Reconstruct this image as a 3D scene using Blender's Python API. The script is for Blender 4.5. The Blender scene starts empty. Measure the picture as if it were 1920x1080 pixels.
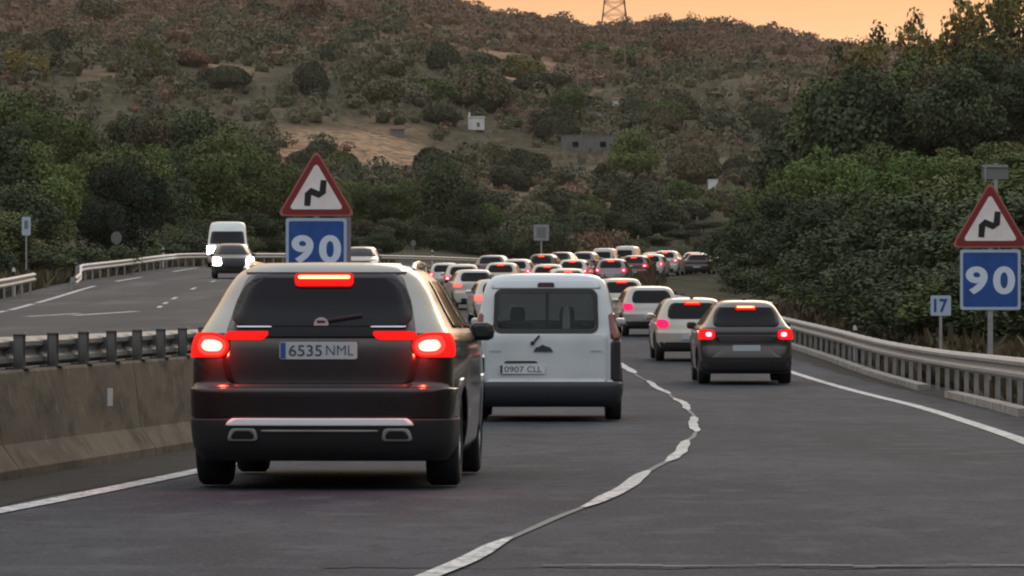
import bpy, bmesh, math, random
import numpy as np
from mathutils import Vector, Matrix

# ------------------------------------------------------------------ camera, sky, sun, exposure
scene = bpy.context.scene
COL = scene.collection
F = 8000.0          # focal length in pixels of a 1920 wide picture
CAMH = 1.2
HOR = 597.0
cam_data = bpy.data.cameras.new("camera")
cam_data.sensor_width = 36.0
cam_data.lens = F / 1920.0 * 36.0
cam_data.clip_start = 0.5
cam_data.clip_end = 6000
cam = bpy.data.objects.new("camera", cam_data)
COL.objects.link(cam)
cam.location = (0, 0, CAMH)
cam.rotation_euler = (math.radians(90) + math.atan((HOR - 540) / F), 0, 0)
scene.camera = cam

SUN_EL, SUN_AZ = math.radians(3), math.radians(12)      # just going down beyond the hill ahead
world = bpy.data.worlds.new("World")
scene.world = world
world.use_nodes = True
wn, wl = world.node_tree.nodes, world.node_tree.links
wn.clear()
w_out = wn.new("ShaderNodeOutputWorld")
w_bg = wn.new("ShaderNodeBackground")
w_sky = wn.new("ShaderNodeTexSky")
w_sky.sky_type = 'NISHITA'
w_sky.sun_disc = False
w_sky.sun_elevation = SUN_EL
w_sky.sun_rotation = SUN_AZ
w_tc = wn.new("ShaderNodeTexCoord")
w_sep = wn.new("ShaderNodeSeparateXYZ")
w_ramp = wn.new("ShaderNodeValToRGB")
wl.new(w_tc.outputs["Generated"], w_sep.inputs[0])
wl.new(w_sep.outputs["Z"], w_ramp.inputs[0])


def ramp_fill(node, stops):
    r = node.color_ramp
    r.elements[0].position, r.elements[0].color = stops[0][0], (*stops[0][1], 1)
    r.elements[1].position, r.elements[1].color = stops[-1][0], (*stops[-1][1], 1)
    for p_, c_ in stops[1:-1]:
        e_ = r.elements.new(p_)
        e_.color = (*c_, 1)


# the afterglow lies ahead, beyond the hill; the unseen opposite sky is shaped for car reflections, dark below, bright midway
ramp_fill(w_ramp, [(0.0, (.82, 0.36, 0.14)), (0.060, (.98, 0.62, 0.38)), (0.067, (.92, 0.51, 0.29)), (0.080, (.84, 0.42, 0.21)), (0.20, (.95, 0.66, 0.42)), (0.42, (0.92, 0.84, 0.72)), (0.75, (0.80, 0.86, 0.92)), (1.0, (0.74, 0.82, 0.95))])
w_ramp2 = wn.new("ShaderNodeValToRGB")
wl.new(w_sep.outputs["Z"], w_ramp2.inputs[0])
ramp_fill(w_ramp2, [(0.0, (0.10, 0.10, 0.12)), (0.14, (0.14, 0.14, 0.17)), (0.32, (0.55, 0.56, 0.60)), (0.50, (1.05, 1.03, 0.96)), (0.75, (0.82, 0.88, 0.96)), (1.0, (0.74, 0.82, 0.95))])
w_az = wn.new("ShaderNodeMapRange")
w_az.interpolation_type = 'SMOOTHSTEP'
w_az.inputs["From Min"].default_value = -0.35
w_az.inputs["From Max"].default_value = 0.85
wl.new(w_sep.outputs["Y"], w_az.inputs["Value"])
w_dir = wn.new("ShaderNodeMix")
w_dir.data_type = 'RGBA'
wl.new(w_az.outputs[0], w_dir.inputs[0])
wl.new(w_ramp2.outputs[0], w_dir.inputs[6])
wl.new(w_ramp.outputs[0], w_dir.inputs[7])
w_mix = wn.new("ShaderNodeMix")
w_mix.data_type = 'RGBA'
w_mix.blend_type = 'MIX'
w_mix.inputs[0].default_value = 0.88
w_skm = wn.new("ShaderNodeVectorMath")
w_skm.operation = 'SCALE'
w_skm.inputs["Scale"].default_value = 0.05
wl.new(w_sky.outputs[0], w_skm.inputs[0])
wl.new(w_skm.outputs[0], w_mix.inputs[6])
wl.new(w_dir.outputs[2], w_mix.inputs[7])
wl.new(w_mix.outputs[2], w_bg.inputs[0])
w_bg.inputs[1].default_value = 1.0
wl.new(w_bg.outputs[0], w_out.inputs[0])

sun_d = bpy.data.lights.new("sun", 'SUN')
sun_d.energy = 0.5
sun_d.angle = math.radians(25)
sun_d.color = (1.0, 0.80, 0.62)
sun = bpy.data.objects.new("sun", sun_d)
COL.objects.link(sun)
sun.rotation_euler = (math.radians(-70), 0, math.radians(-12))
scene.view_settings.view_transform = 'Standard'
scene.view_settings.look = 'None'
scene.view_settings.exposure = 0.3
scene.view_settings.gamma = 1.0
scene.view_settings.use_curve_mapping = False
scene.render.engine = 'CYCLES'
scene.cycles.max_bounces = 6
scene.cycles.diffuse_bounces = 2
scene.cycles.transparent_max_bounces = 6
scene.cycles.filter_width = 2.1

rng = random.Random(7)
nr = np.random.RandomState(11)


# ------------------------------------------------------------------ helpers
def pchip(xs, ys):
    xs = np.array(xs, float)
    ys = np.array(ys, float)
    h = np.diff(xs)
    dl = np.diff(ys) / h
    m = np.zeros_like(ys)
    m[0], m[-1] = dl[0], dl[-1]
    for i in range(1, len(xs) - 1):
        if dl[i - 1] * dl[i] > 0:
            w1, w2 = 2 * h[i] + h[i - 1], h[i] + 2 * h[i - 1]
            m[i] = (w1 + w2) / (w1 / dl[i - 1] + w2 / dl[i])

    def f(x):
        x = np.asarray(x, float)
        xc = np.clip(x, xs[0], xs[-1])
        i = np.clip(np.searchsorted(xs, xc) - 1, 0, len(xs) - 2)
        t = (xc - xs[i]) / h[i]
        v = ((2 * t**3 - 3 * t**2 + 1) * ys[i] + (t**3 - 2 * t**2 + t) * h[i] * m[i]
             + (-2 * t**3 + 3 * t**2) * ys[i + 1] + (t**3 - t**2) * h[i] * m[i + 1])
        return v + np.where(x > xs[-1], (x - xs[-1]) * m[-1], 0) + np.where(x < xs[0], (x - xs[0]) * m[0], 0)
    return f


def sstep(a, b, x):
    t = np.clip((np.asarray(x, float) - a) / (b - a), 0, 1)
    return t * t * (3 - 2 * t)


_perm = np.random.RandomState(3).rand(256, 256)


def vnoise(x, y):
    x = np.asarray(x, float)
    y = np.asarray(y, float)
    xi, yi = np.floor(x).astype(int), np.floor(y).astype(int)
    fx, fy = x - xi, y - yi
    fx, fy = fx * fx * (3 - 2 * fx), fy * fy * (3 - 2 * fy)
    g = lambda a, b: _perm[a % 256, b % 256]
    return (g(xi, yi) * (1 - fx) + g(xi + 1, yi) * fx) * (1 - fy) + (g(xi, yi + 1) * (1 - fx) + g(xi + 1, yi + 1) * fx) * fy


def fbm(x, y, o=4):
    v, a = 0, 1.0
    for k in range(o):
        v = v + a * (vnoise(x * 2**k + 17 * k, y * 2**k + 31 * k) - 0.5)
        a *= 0.5
    return v


def new_mesh(name, verts, faces, mat=None, smooth=False):
    me = bpy.data.meshes.new(name)
    me.from_pydata([tuple(v) for v in verts], [], faces)
    if mat is not None:
        me.materials.append(mat)
    if smooth:
        me.polygons.foreach_set("use_smooth", [True] * len(me.polygons))
    me.update()
    return me


def fast_quads(name, V, mat, smooth=False, attr=None):
    """V: (n,4,3) array of separate quads"""
    n = V.shape[0]
    me = bpy.data.meshes.new(name)
    me.vertices.add(n * 4)
    me.vertices.foreach_set("co", V.reshape(-1).astype(np.float32))
    me.loops.add(n * 4)
    me.loops.foreach_set("vertex_index", np.arange(n * 4, dtype=np.int32))
    me.polygons.add(n)
    me.polygons.foreach_set("loop_start", np.arange(0, n * 4, 4, dtype=np.int32))
    me.materials.append(mat)
    if attr is not None:
        a = me.attributes.new("tone", 'FLOAT', 'POINT')
        a.data.foreach_set("value", np.repeat(attr, 4).astype(np.float32))
    me.update(calc_edges=True)
    return me


def link(name, me, parent=None, loc=None, rot=None, kind=None, label=None, cat=None, group=None):
    o = bpy.data.objects.new(name, me)
    COL.objects.link(o)
    if parent is not None:
        o.parent = parent
    if loc is not None:
        o.location = loc
    if rot is not None:
        o.rotation_euler = rot
    for k, v in (("kind", kind), ("label", label), ("category", cat), ("group", group)):
        if v:
            o[k] = v
    return o


def thing(name, label, cat, loc=(0, 0, 0), rot=(0, 0, 0), group=None):
    return link(name, None, None, loc, rot, None, label, cat, group)


def copy_tree(o, parent=None):
    c = o.copy()
    COL.objects.link(c)
    c.parent = parent
    for ch in list(o.children):
        copy_tree(ch, c)
    return c


class MB:
    def __init__(s):
        s.v, s.f = [], []

    def add(s, v, f):
        b = len(s.v)
        s.v += [tuple(p) for p in v]
        s.f += [tuple(i + b for i in q) for q in f]

    def box(s, c, d, rot=None):
        x, y, z = d[0] / 2, d[1] / 2, d[2] / 2
        P = [Vector((i, j, k)) for i in (-x, x) for j in (-y, y) for k in (-z, z)]
        if rot is not None:
            P = [rot @ p for p in P]
        P = [p + Vector(c) for p in P]
        s.add(P, [(0, 1, 3, 2), (4, 6, 7, 5), (0, 4, 5, 1), (2, 3, 7, 6), (0, 2, 6, 4), (1, 5, 7, 3)])

    def bar(s, a, b, r, n=6, r2=None):
        a, b = Vector(a), Vector(b)
        d = (b - a).normalized()
        u = d.orthogonal().normalized()
        w = d.cross(u)
        r2 = r if r2 is None else r2
        V = []
        for p, q in ((a, r), (b, r2)):
            for i in range(n):
                t = 2 * math.pi * i / n
                V.append(p + (u * math.cos(t) + w * math.sin(t)) * q)
        s.add(V, [(i, (i + 1) % n, n + (i + 1) % n, n + i) for i in range(n)] + [tuple(range(n - 1, -1, -1)), tuple(range(n, 2 * n))])

    def prism(s, pts, y0, y1):
        """outline pts (x,z) extruded from y0 (front, facing -y) to y1"""
        n = len(pts)
        V = [(p[0], y0, p[1]) for p in pts] + [(p[0], y1, p[1]) for p in pts]
        s.add(V, [tuple(range(n)), tuple(range(2 * n - 1, n - 1, -1))] + [(i, n + i, n + (i + 1) % n, (i + 1) % n) for i in range(n)])

    def ring(s, po, pi, y0, y1):
        n = len(po)
        V = [(p[0], y0, p[1]) for p in po] + [(p[0], y0, p[1]) for p in pi] + [(p[0], y1, p[1]) for p in po] + [(p[0], y1, p[1]) for p in pi]
        Fs = []
        for i in range(n):
            j = (i + 1) % n
            Fs += [(i, j, n + j, n + i), (2 * n + i, i + 3 * n, j + 3 * n, 2 * n + j), (i, 2 * n + i, 2 * n + j, j), (n + i, n + j, 3 * n + j, 3 * n + i)]
        s.add(V, Fs)

    def mesh(s, name, mat, smooth=False):
        me = new_mesh(name, s.v, s.f, mat, smooth)
        bm = bmesh.new()
        bm.from_mesh(me)
        bmesh.ops.recalc_face_normals(bm, faces=bm.faces)
        bm.to_mesh(me)
        bm.free()
        return me


def rounded_poly(pts, r, n=5):
    out = []
    m = len(pts)
    for i in range(m):
        p0, p1, p2 = Vector(pts[i - 1]), Vector(pts[i]), Vector(pts[(i + 1) % m])
        a, b = (p0 - p1).normalized(), (p2 - p1).normalized()
        ang = a.angle(b)
        t = r / math.tan(ang / 2)
        c = p1 + (a + b).normalized() * (r / math.sin(ang / 2))
        s0, s1 = p1 + a * t - c, p1 + b * t - c
        a0 = math.atan2(s0.y, s0.x)
        a1 = math.atan2(s1.y, s1.x)
        dd = (a1 - a0 + math.pi) % (2 * math.pi) - math.pi
        for k in range(n + 1):
            q = a0 + dd * k / n
            out.append((c.x + r * math.cos(q), c.y + r * math.sin(q)))
    return out


def text_mesh(name, s, size, mat, bold=0.0, depth=0.004, fit=None):
    cu = bpy.data.curves.new(name, 'FONT')
    cu.body = s
    cu.size = size
    cu.offset = bold
    cu.extrude = depth
    cu.align_x = 'CENTER'
    cu.align_y = 'CENTER'
    o = bpy.data.objects.new(name, cu)
    COL.objects.link(o)
    dg = bpy.context.evaluated_depsgraph_get()
    me = bpy.data.meshes.new_from_object(o.evaluated_get(dg))
    bpy.data.objects.remove(o)
    bpy.data.curves.remove(cu)
    me.name = name
    co = np.zeros(len(me.vertices) * 3, np.float32)
    me.vertices.foreach_get("co", co)
    co = co.reshape(-1, 3)
    mn, mx = co.min(0), co.max(0)
    co[:, :2] -= ((mn + mx) / 2)[:2]
    if fit:
        co[:, 0] *= fit[0] / (mx[0] - mn[0])
        co[:, 1] *= fit[1] / (mx[1] - mn[1])
    co = np.stack([co[:, 0], -co[:, 2], co[:, 1]], 1)      # stands up, faces -y
    me.vertices.foreach_set("co", co.reshape(-1))
    me.materials.clear()
    me.materials.append(mat)
    me.update()
    return me


# ------------------------------------------------------------------ materials
def M(name, col, rough=0.6, metal=0.0, coat=0.0, emit=None, es=0.0, noise=None, bump=None, spec=None, trans=0.0):
    m = bpy.data.materials.new(name)
    m.use_nodes = True
    n, l = m.node_tree.nodes, m.node_tree.links
    b = n["Principled BSDF"]
    b.inputs["Base Color"].default_value = (*col, 1)
    b.inputs["Roughness"].default_value = rough
    b.inputs["Metallic"].default_value = metal
    b.inputs["Coat Weight"].default_value = coat
    b.inputs["Coat Roughness"].default_value = 0.08
    if spec is not None:
        b.inputs["Specular IOR Level"].default_value = spec
    if trans:
        b.inputs["Transmission Weight"].default_value = trans
        b.inputs["IOR"].default_value = 1.05
    if emit:
        b.inputs["Emission Color"].default_value = (*emit, 1)
        b.inputs["Emission Strength"].default_value = es
    if noise or bump:
        tc = n.new("ShaderNodeTexCoord")
    if noise:      # list of (scale, detail, colour2, lo, hi, coordstretch)
        prev = None
        for (sc, det, c2, lo, hi, st) in noise:
            mp = n.new("ShaderNodeMapping")
            mp.inputs["Scale"].default_value = st
            l.new(tc.outputs["Object"], mp.inputs[0])
            t = n.new("ShaderNodeTexNoise")
            t.inputs["Scale"].default_value = sc
            t.inputs["Detail"].default_value = det
            l.new(mp.outputs[0], t.inputs["Vector"])
            r = n.new("ShaderNodeMapRange")
            r.inputs["From Min"].default_value = lo
            r.inputs["From Max"].default_value = hi
            l.new(t.outputs["Fac"], r.inputs["Value"])
            mx = n.new("ShaderNodeMix")
            mx.data_type = 'RGBA'
            l.new(r.outputs[0], mx.inputs[0])
            if prev is None:
                mx.inputs[6].default_value = (*col, 1)
            else:
                l.new(prev, mx.inputs[6])
            mx.inputs[7].default_value = (*c2, 1)
            prev = mx.outputs[2]
        l.new(prev, b.inputs["Base Color"])
    if bump:
        t = n.new("ShaderNodeTexNoise")
        t.inputs["Scale"].default_value = bump[0]
        t.inputs["Detail"].default_value = 5
        l.new(tc.outputs["Object"], t.inputs["Vector"])
        bp = n.new("ShaderNodeBump")
        bp.inputs["Strength"].default_value = bump[1]
        bp.inputs["Distance"].default_value = bump[2]
        l.new(t.outputs["Fac"], bp.inputs["Height"])
        l.new(bp.outputs[0], b.inputs["Normal"])
    return m


U = (1, 1, 1)
m_asphalt = M("asphalt", (0.036, 0.042, 0.054), 0.9, spec=0.12, noise=[
    (0.9, 4, (0.027, 0.031, 0.041), 0.40, 0.66, (1, 0.12, 1)),
    (0.45, 4, (0.055, 0.062, 0.076), 0.46, 0.62, (0.9, 0.35, 1)),
    (2.2, 5, (0.064, 0.070, 0.084), 0.50, 0.68, (1, .5, 1)),
    (5, 6, (0.025, 0.028, 0.036), 0.52, 0.72, (1, .6, 1)),
    (30, 3, (0.095, 0.095, 0.100), 0.50, 0.74, U),
    (9, 4, (0.028, 0.028, 0.030), 0.60, 0.82, (1, .5, 1))], bump=(45, 0.5, 0.01))
m_asphalt2 = M("asphalt_left", (0.058, 0.060, 0.066), 0.85, spec=0.15, noise=[
    (0.35, 4, (0.045, 0.045, 0.050), 0.42, 0.62, (1, 0.12, 1)),
    (0.3, 3, (0.115, 0.11, 0.105), 0.55, 0.75, (1.2, 0.2, 1)),
    (20, 3, (0.11, 0.11, 0.11), 0.55, 0.85, U)], bump=(30, 0.5, 0.01))
m_verge = M("verge_asphalt", (0.032, 0.031, 0.031), 0.95, spec=0.2, noise=[
    (3, 5, (0.025, 0.024, 0.022), 0.4, 0.62, (1, .4, 1)), (14, 4, (0.13, 0.12, 0.10), 0.62, 0.8, U)], bump=(30, 0.8, 0.02))
m_paint = M("road_paint", (0.56, 0.56, 0.55), 0.75, noise=[(5, 5, (0.26, 0.26, 0.26), 0.46, 0.66, U), (18, 5, (0.08, 0.08, 0.085), 0.54, 0.66, U)])
m_seam = M("joint_sealant", (0.15, 0.148, 0.145), 0.8, noise=[(5, 5, (0.13, 0.13, 0.13), 0.42, 0.62, U)])
m_concrete = M("concrete", (0.125, 0.100, 0.073), 0.9, spec=0.25, noise=[
    (1.1, 5, (0.078, 0.066, 0.052), 0.42, 0.66, (1, .6, 2.2)),
    (5, 5, (0.165, 0.138, 0.106), 0.55, 0.75, U),
    (2.2, 6, (0.036, 0.031, 0.026), 0.50, 0.70, (1.0, .7, 1.6))], bump=(12, 0.5, 0.02))
m_concrete_l = M("kerb_concrete", (0.33, 0.31, 0.28), 0.9, noise=[(3, 5, (0.17, 0.155, 0.14), 0.45, 0.65, U)], bump=(14, .5, .02))
m_galv = M("galvanised_steel", (0.34, 0.34, 0.34), 0.55, 0.35, noise=[(3, 4, (0.25, 0.245, 0.24), 0.45, 0.7, (1, 1, 3)), (16, 4, (0.2, 0.17, 0.14), 0.65, 0.8, U)])
m_galv_m = M("median_beam_steel", (0.20, 0.20, 0.20), 0.6, 0.25, noise=[(3, 4, (0.12, 0.118, 0.115), 0.42, 0.66, U)])
m_galv_d = M("post_steel", (0.15, 0.148, 0.145), 0.65, 0.2, noise=[(6, 4, (0.06, 0.056, 0.052), 0.42, 0.68, U)])
m_white = M("white_plastic", (0.62, 0.62, 0.6), 0.5)
m_signback = M("sign_back_metal", (0.20, 0.20, 0.20), 0.6, 0.4)
m_red = M("sign_red", (0.22, 0.018, 0.02), 0.45, noise=[(6, 3, (0.19, 0.02, 0.02), 0.4, 0.7, U)])
m_red_l = M("sign_red_edge", (0.42, 0.13, 0.11), 0.45)
m_sign_white = M("sign_white", (0.86, 0.80, 0.77), 0.45, noise=[(3, 3, (0.72, 0.60, 0.58), 0.4, 0.75, U)])
m_black = M("sign_black", (0.012, 0.012, 0.014), 0.45)
m_blue = M("sign_blue", (0.018, 0.085, 0.33), 0.4, noise=[(4, 3, (0.016, 0.065, 0.25), 0.4, 0.7, U)])
m_bluetrim = M("sign_blue_trim", (0.42, 0.50, 0.62), 0.45)
m_digit = M("sign_digit_white", (0.66, 0.74, 0.86), 0.4)
m_tyre = M("tyre_rubber", (0.014, 0.014, 0.015), 0.85)
m_rim = M("rim_alloy", (0.35, 0.35, 0.36), 0.3, 0.8)
m_plastic = M("black_plastic", (0.016, 0.016, 0.018), 0.55)
m_glass = M("dark_glass", (0.010, 0.009, 0.011), 0.10, spec=0.16)
m_chrome = M("chrome_trim", (0.75, 0.75, 0.76), 0.18, 1.0)
m_plate = M("plate_white", (0.45, 0.50, 0.54), 0.4)
m_plate_ink = M("plate_ink", (0.05, 0.06, 0.08), 0.5)
m_lens_off = M("lamp_lens_dark_red", (0.16, 0.012, 0.012), 0.15, coat=0.5)
m_lens = M("lamp_lens_lit", (0.05, 0.0, 0.0), 0.6, spec=.05, emit=(1.0, 0.012, 0.010), es=.9)
m_lens_pink = M("lamp_lens_lit_pink", (0.05, 0.0, 0.0), 0.6, spec=.05, emit=(1.0, 0.015, 0.11), es=1.2)
m_mid = M("lamp_glow_orange", (.1, 0, 0), .6, spec=.05, emit=(1.0, .055, .04), es=1.2)
m_core = M("lamp_core_hot", (1, .5, .4), 0.3, emit=(1.0, 0.27, 0.19), es=2.8)
m_core_pink = M("lamp_core_pink", (1, .5, .5), 0.3, emit=(1.0, 0.30, 0.55), es=2.2)
m_brake = M("brake_strip_hot", (1, .6, .3), 0.3, emit=(1.0, 0.55, 0.16), es=2.6)
m_brake_dim = M("brake_strip_orange", (1, .3, .1), 0.3, emit=(1.0, 0.10, 0.035), es=2.0)
m_head = M("headlamp_lit", (1, 1, 1), 0.3, emit=(1.0, 0.97, 0.95), es=32.0)
m_wood = M("bark", (0.045, 0.036, 0.028), 0.95, noise=[(6, 4, (0.025, 0.02, 0.016), 0.4, 0.7, (1, 1, .3))])
m_wall_white = M("white_render", (0.70, 0.70, 0.68), 0.9, noise=[(1.5, 4, (0.55, 0.54, 0.5), 0.45, 0.75, U)])
m_wall_grey = M("grey_render", (0.16, 0.16, 0.155), 0.9, noise=[(.8, 4, (0.11, 0.11, 0.105), 0.45, 0.7, U)])
m_roof = M("roof_tile", (0.16, 0.09, 0.065), 0.9)
m_stone = M("ochre_stone", (0.30, 0.23, 0.155), 0.95, noise=[(1.2, 5, (0.17, 0.125, 0.085), 0.4, 0.65, U)], bump=(2, 1, .2))
m_pole = M("weathered_pole", (0.19, 0.15, 0.12), 0.9)
m_pylon = M("pylon_steel", (0.17, 0.13, 0.10), 0.7, 0.3)


def leafmat(name, c1, c2, c3, sc=0.35):
    m = bpy.data.materials.new(name)
    m.use_nodes = True
    n, l = m.node_tree.nodes, m.node_tree.links
    b = n["Principled BSDF"]
    b.inputs["Roughness"].default_value = 0.75
    b.inputs["Specular IOR Level"].default_value = 0.2
    oi = n.new("ShaderNodeObjectInfo")
    geo = n.new("ShaderNodeNewGeometry")
    t = n.new("ShaderNodeTexNoise")
    t.inputs["Scale"].default_value = sc
    t.inputs["Detail"].default_value = 4
    l.new(geo.outputs["Position"], t.inputs["Vector"])
    r1 = n.new("ShaderNodeMapRange")
    r1.inputs["From Min"].default_value = 0.36
    r1.inputs["From Max"].default_value = 0.66
    l.new(t.outputs["Fac"], r1.inputs["Value"])
    mx = n.new("ShaderNodeMix")
    mx.data_type = 'RGBA'
    mx.inputs[6].default_value = (*c1, 1)
    mx.inputs[7].default_value = (*c2, 1)
    l.new(r1.outputs[0], mx.inputs[0])
    mx2 = n.new("ShaderNodeMix")
    mx2.data_type = 'RGBA'
    l.new(mx.outputs[2], mx2.inputs[6])
    mx2.inputs[7].default_value = (*c3, 1)
    r2 = n.new("ShaderNodeMapRange")
    r2.inputs["From Min"].default_value = 0.45
    r2.inputs["From Max"].default_value = 1.0
    at = n.new("ShaderNodeAttribute")
    at.attribute_name = "tone"
    add = n.new("ShaderNodeMath")
    add.operation = 'ADD'
    l.new(oi.outputs["Random"], add.inputs[0])
    l.new(at.outputs["Fac"], add.inputs[1])
    l.new(add.outputs[0], r2.inputs["Value"])
    l.new(r2.outputs[0], mx2.inputs[0])
    l.new(mx2.outputs[2], b.inputs["Base Color"])
    return m


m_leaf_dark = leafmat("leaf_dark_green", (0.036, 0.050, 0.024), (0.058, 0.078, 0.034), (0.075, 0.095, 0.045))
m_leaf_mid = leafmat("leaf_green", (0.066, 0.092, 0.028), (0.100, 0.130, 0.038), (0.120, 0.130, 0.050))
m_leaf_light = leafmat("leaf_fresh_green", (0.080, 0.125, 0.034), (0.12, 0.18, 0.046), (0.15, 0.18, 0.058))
m_leaf_brown = leafmat("leaf_dry_brown", (0.075, 0.062, 0.038), (0.105, 0.080, 0.045), (0.085, 0.090, 0.045))
m_leaf_hill = leafmat("leaf_hill_scrub", (0.080, 0.078, 0.046), (0.140, 0.116, 0.068), (0.150, 0.138, 0.080), 0.05)
m_leaf_hillred = leafmat("leaf_hill_russet", (0.125, 0.076, 0.050), (0.250, 0.140, 0.084), (0.175, 0.116, 0.074), 0.04)
m_leaf_hilldark = leafmat("leaf_hill_evergreen", (0.042, 0.048, 0.028), (0.070, 0.076, 0.042), (0.088, 0.090, 0.052), 0.06)
m_leaf_roundtree = leafmat("leaf_round_evergreen", (0.020, 0.028, 0.016), (0.028, 0.040, 0.022), (0.034, 0.046, 0.026))
m_leaf_gold = leafmat("leaf_skylit_gold_yellow", (0.16, 0.14, 0.045), (0.30, 0.22, 0.06), (0.12, 0.12, 0.05))  # gold sky light coloured into skyline leaves; also the yellow hill bushes

# ------------------------------------------------------------------ alignment of the two carriageways
C = pchip([-30, 0, 10, 20, 24, 30, 38, 46, 54, 65, 74, 83, 94, 112, 129, 150, 175, 190, 205, 220, 235, 262, 290, 320, 350, 380, 410, 450, 500, 620],
          [-5.6, -2.6, -1.55, -.37, .10, .77, 1.45, 1.95, 2.3, 2.6, 2.67, 2.66, 2.52, 2.38, 2.25, 1.75, .5, -.05, -.3, .0, .8, 2.5, 5.0, 8.3, 12.2, 16.8, 21.7, 29, 39, 62])
ZR = pchip([-30, 0, 30, 54, 70, 82, 100, 115, 129, 150, 175, 205, 235, 262, 290, 320, 350, 380, 410, 450, 500, 620],
           [0, 0, 0, -.09, -.10, -.05, .19, .40, .64, 1.05, 1.6, 2.2, 2.85, 3.5, 4.1, 4.55, 4.8, 4.9, 4.95, 5.1, 5.6, 7.5])
ZL = pchip([-30, 20, 32, 60, 90, 115, 135, 150, 165, 190, 230, 262, 290, 320, 350, 400, 450, 500, 620],
           [.7, .70, .74, .85, 1.05, 1.37, 1.7, 2.05, 2.45, 3.0, 3.95, 4.45, 4.85, 5.2, 5.5, 5.8, 6.0, 6.3, 8.0])
XL = pchip([-30, 20, 60, 115, 135, 160, 190, 230, 262, 290, 320, 350, 400, 450, 500, 620],
           [-10.5, -9.8, -11.6, -13.8, -15.0, -16.0, -16.7, -16.7, -14.5, -11.8, -8.3, -4.3, 4.5, 13.5, 23.5, 46])
_off = pchip([-30, 20, 32, 54, 120, 150, 620], [4.3, 4.5, 4.75, 4.6, 4.7, 4.95, 4.9])
_offr = pchip([-30, 30, 59, 80, 119, 200, 620], [4.4, 4.5, 4.62, 4.95, 5.45, 5.1, 5.0])
XB = lambda d: C(d) - _off(d)
XR = lambda d: C(d) + _offr(d)


def ray(px, py, d):
    return Vector(((px - 960) * d / F, d, CAMH + (HOR - py) * d / F))


# hill
HZ = pchip([300, 420, 450, 500, 600, 700, 800, 1000, 1200, 1420, 1600, 2200], [5.5, 6.2, 7.5, 11.5, 21, 31, 40.5, 60, 79, 97, 88, 40])
HK = pchip([-.5, -.12, -.03, -.011, .008, .020, .045, .06, .075, .12, .5], [1.35, 1.25, 1.15, 1.045, .995, .965, .965, .95, .91, .85, .84])


def ground(x, d):
    x = np.asarray(x, float)
    d = np.asarray(d, float)
    xb, xr, xl, zr, zl = XB(d), XR(d), XL(d), ZR(d), ZL(d)
    base = np.where(x > xb, zr, zl) - 0.25
    base = np.where(x < xb - .2, np.minimum(zl, zl) - 0.25, base)
    # right bank
    xs = np.where(d > 130, np.maximum(xr + 0.8, 0.0525 * d + 0.3), xr + 0.8)
    dr = np.maximum(x - xs, 0)
    bank = 11.0 * sstep(0, 30, dr) + 0.35 * np.minimum(dr, 2) + 0.03 * np.maximum(dr - 30, 0)
    bank = bank * (1 - sstep(330, 450, d)) + bank * 0.3 * sstep(330, 450, d)
    lowr = np.where((x > xr + .35), zr - 0.10 + 0.25 * fbm(x / 3, d / 3, 3), base)
    gr = lowr + bank * (1 + .25 * fbm(x / 9, d / 9, 3))
    g = np.where(x > xr + .35, gr, base)
    # left bank
    dl_ = np.maximum((xl - 1.9) - x, 0)
    lb = np.minimum(0.16 * np.maximum(dl_ - 1.0, 0), 16) * (1 + .3 * fbm(x / 14, d / 14, 3))
    gl = zl - 0.08 + lb + 0.2 * fbm(x / 3, d / 3, 3)
    g = np.where(x < xl - 1.6, gl, g)
    # hill
    ins = (x > xl - 1.6) & (x < xr + .35)
    u = x / np.maximum(d, 1)
    h = 6.0 + (HZ(d) - 6.0) * HK(u)
    amp = sstep(440, 620, d)
    ridg = 7.5 * fbm(x / 85 + 3.3, d / 110 + 7.1, 2) + 3.2 * fbm(x / 24, d / 34, 3)
    h = h + ridg * amp * (1 - .45 * sstep(1250, 1450, d))
    bl = sstep(400, 520, d)
    gh = g * (1 - bl) + np.maximum(h, g * 0.4) * bl
    return np.where(ins & (d < 620), g, gh)


# terrain grid: columns follow the road edges
ds = np.concatenate([np.arange(-30, 100, 4.0), np.arange(100, 440, 4.0), np.arange(440, 760, 4.5), np.arange(760, 1500, 8.0), np.arange(1500, 2100, 60.0)])
rowsV = []
ncol = None
for d in ds:
    xl, xb, xr = float(XL(d)), float(XB(d)), float(XR(d))
    if d <= 640:
        f = lambda a, b, n: list(np.linspace(a, b, n, endpoint=False))
        near = 60 + d * 0.35
        xs_ = f(xl - 1.7 - near, xl - 40, 14) + f(xl - 40, xl - 12, 26) + f(xl - 12, xl - 1.7, 14) + [xl - 1.55, xl + 1, xb - .6, xb + .3, (xb + xr) / 2, xr, xr + .3] \
            + f(xr + .4, xr + 14, 26) + f(xr + 14, xr + 46, 30) + f(xr + 46, xr + 60 + near, 14) + [xr + 60 + near]
    rowsV.append(xs_)
    ncol = len(xs_)
# beyond 640 use an even spread
for i, d in enumerate(ds):
    if d > 520:
        t = float(sstep(520, 640, d))
        even = np.linspace(-(70 + d * .33), 70 + d * .33, ncol)
        old = np.array(rowsV[i]) if d <= 640 else even
        rowsV[i] = list(old * (1 - t) + even * t) if d <= 640 else list(even)
X = np.array(rowsV)
D = np.repeat(ds[:, None], ncol, 1)
Zg = ground(X, D)


def seg_dist(x, y, a, b):
    ax, ay = a
    bx, by = b
    t = np.clip(((x - ax) * (bx - ax) + (y - ay) * (by - ay)) / ((bx - ax)**2 + (by - ay)**2), 0, 1)
    return np.hypot(x - ax - t * (bx - ax), y - ay - t * (by - ay))


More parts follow.
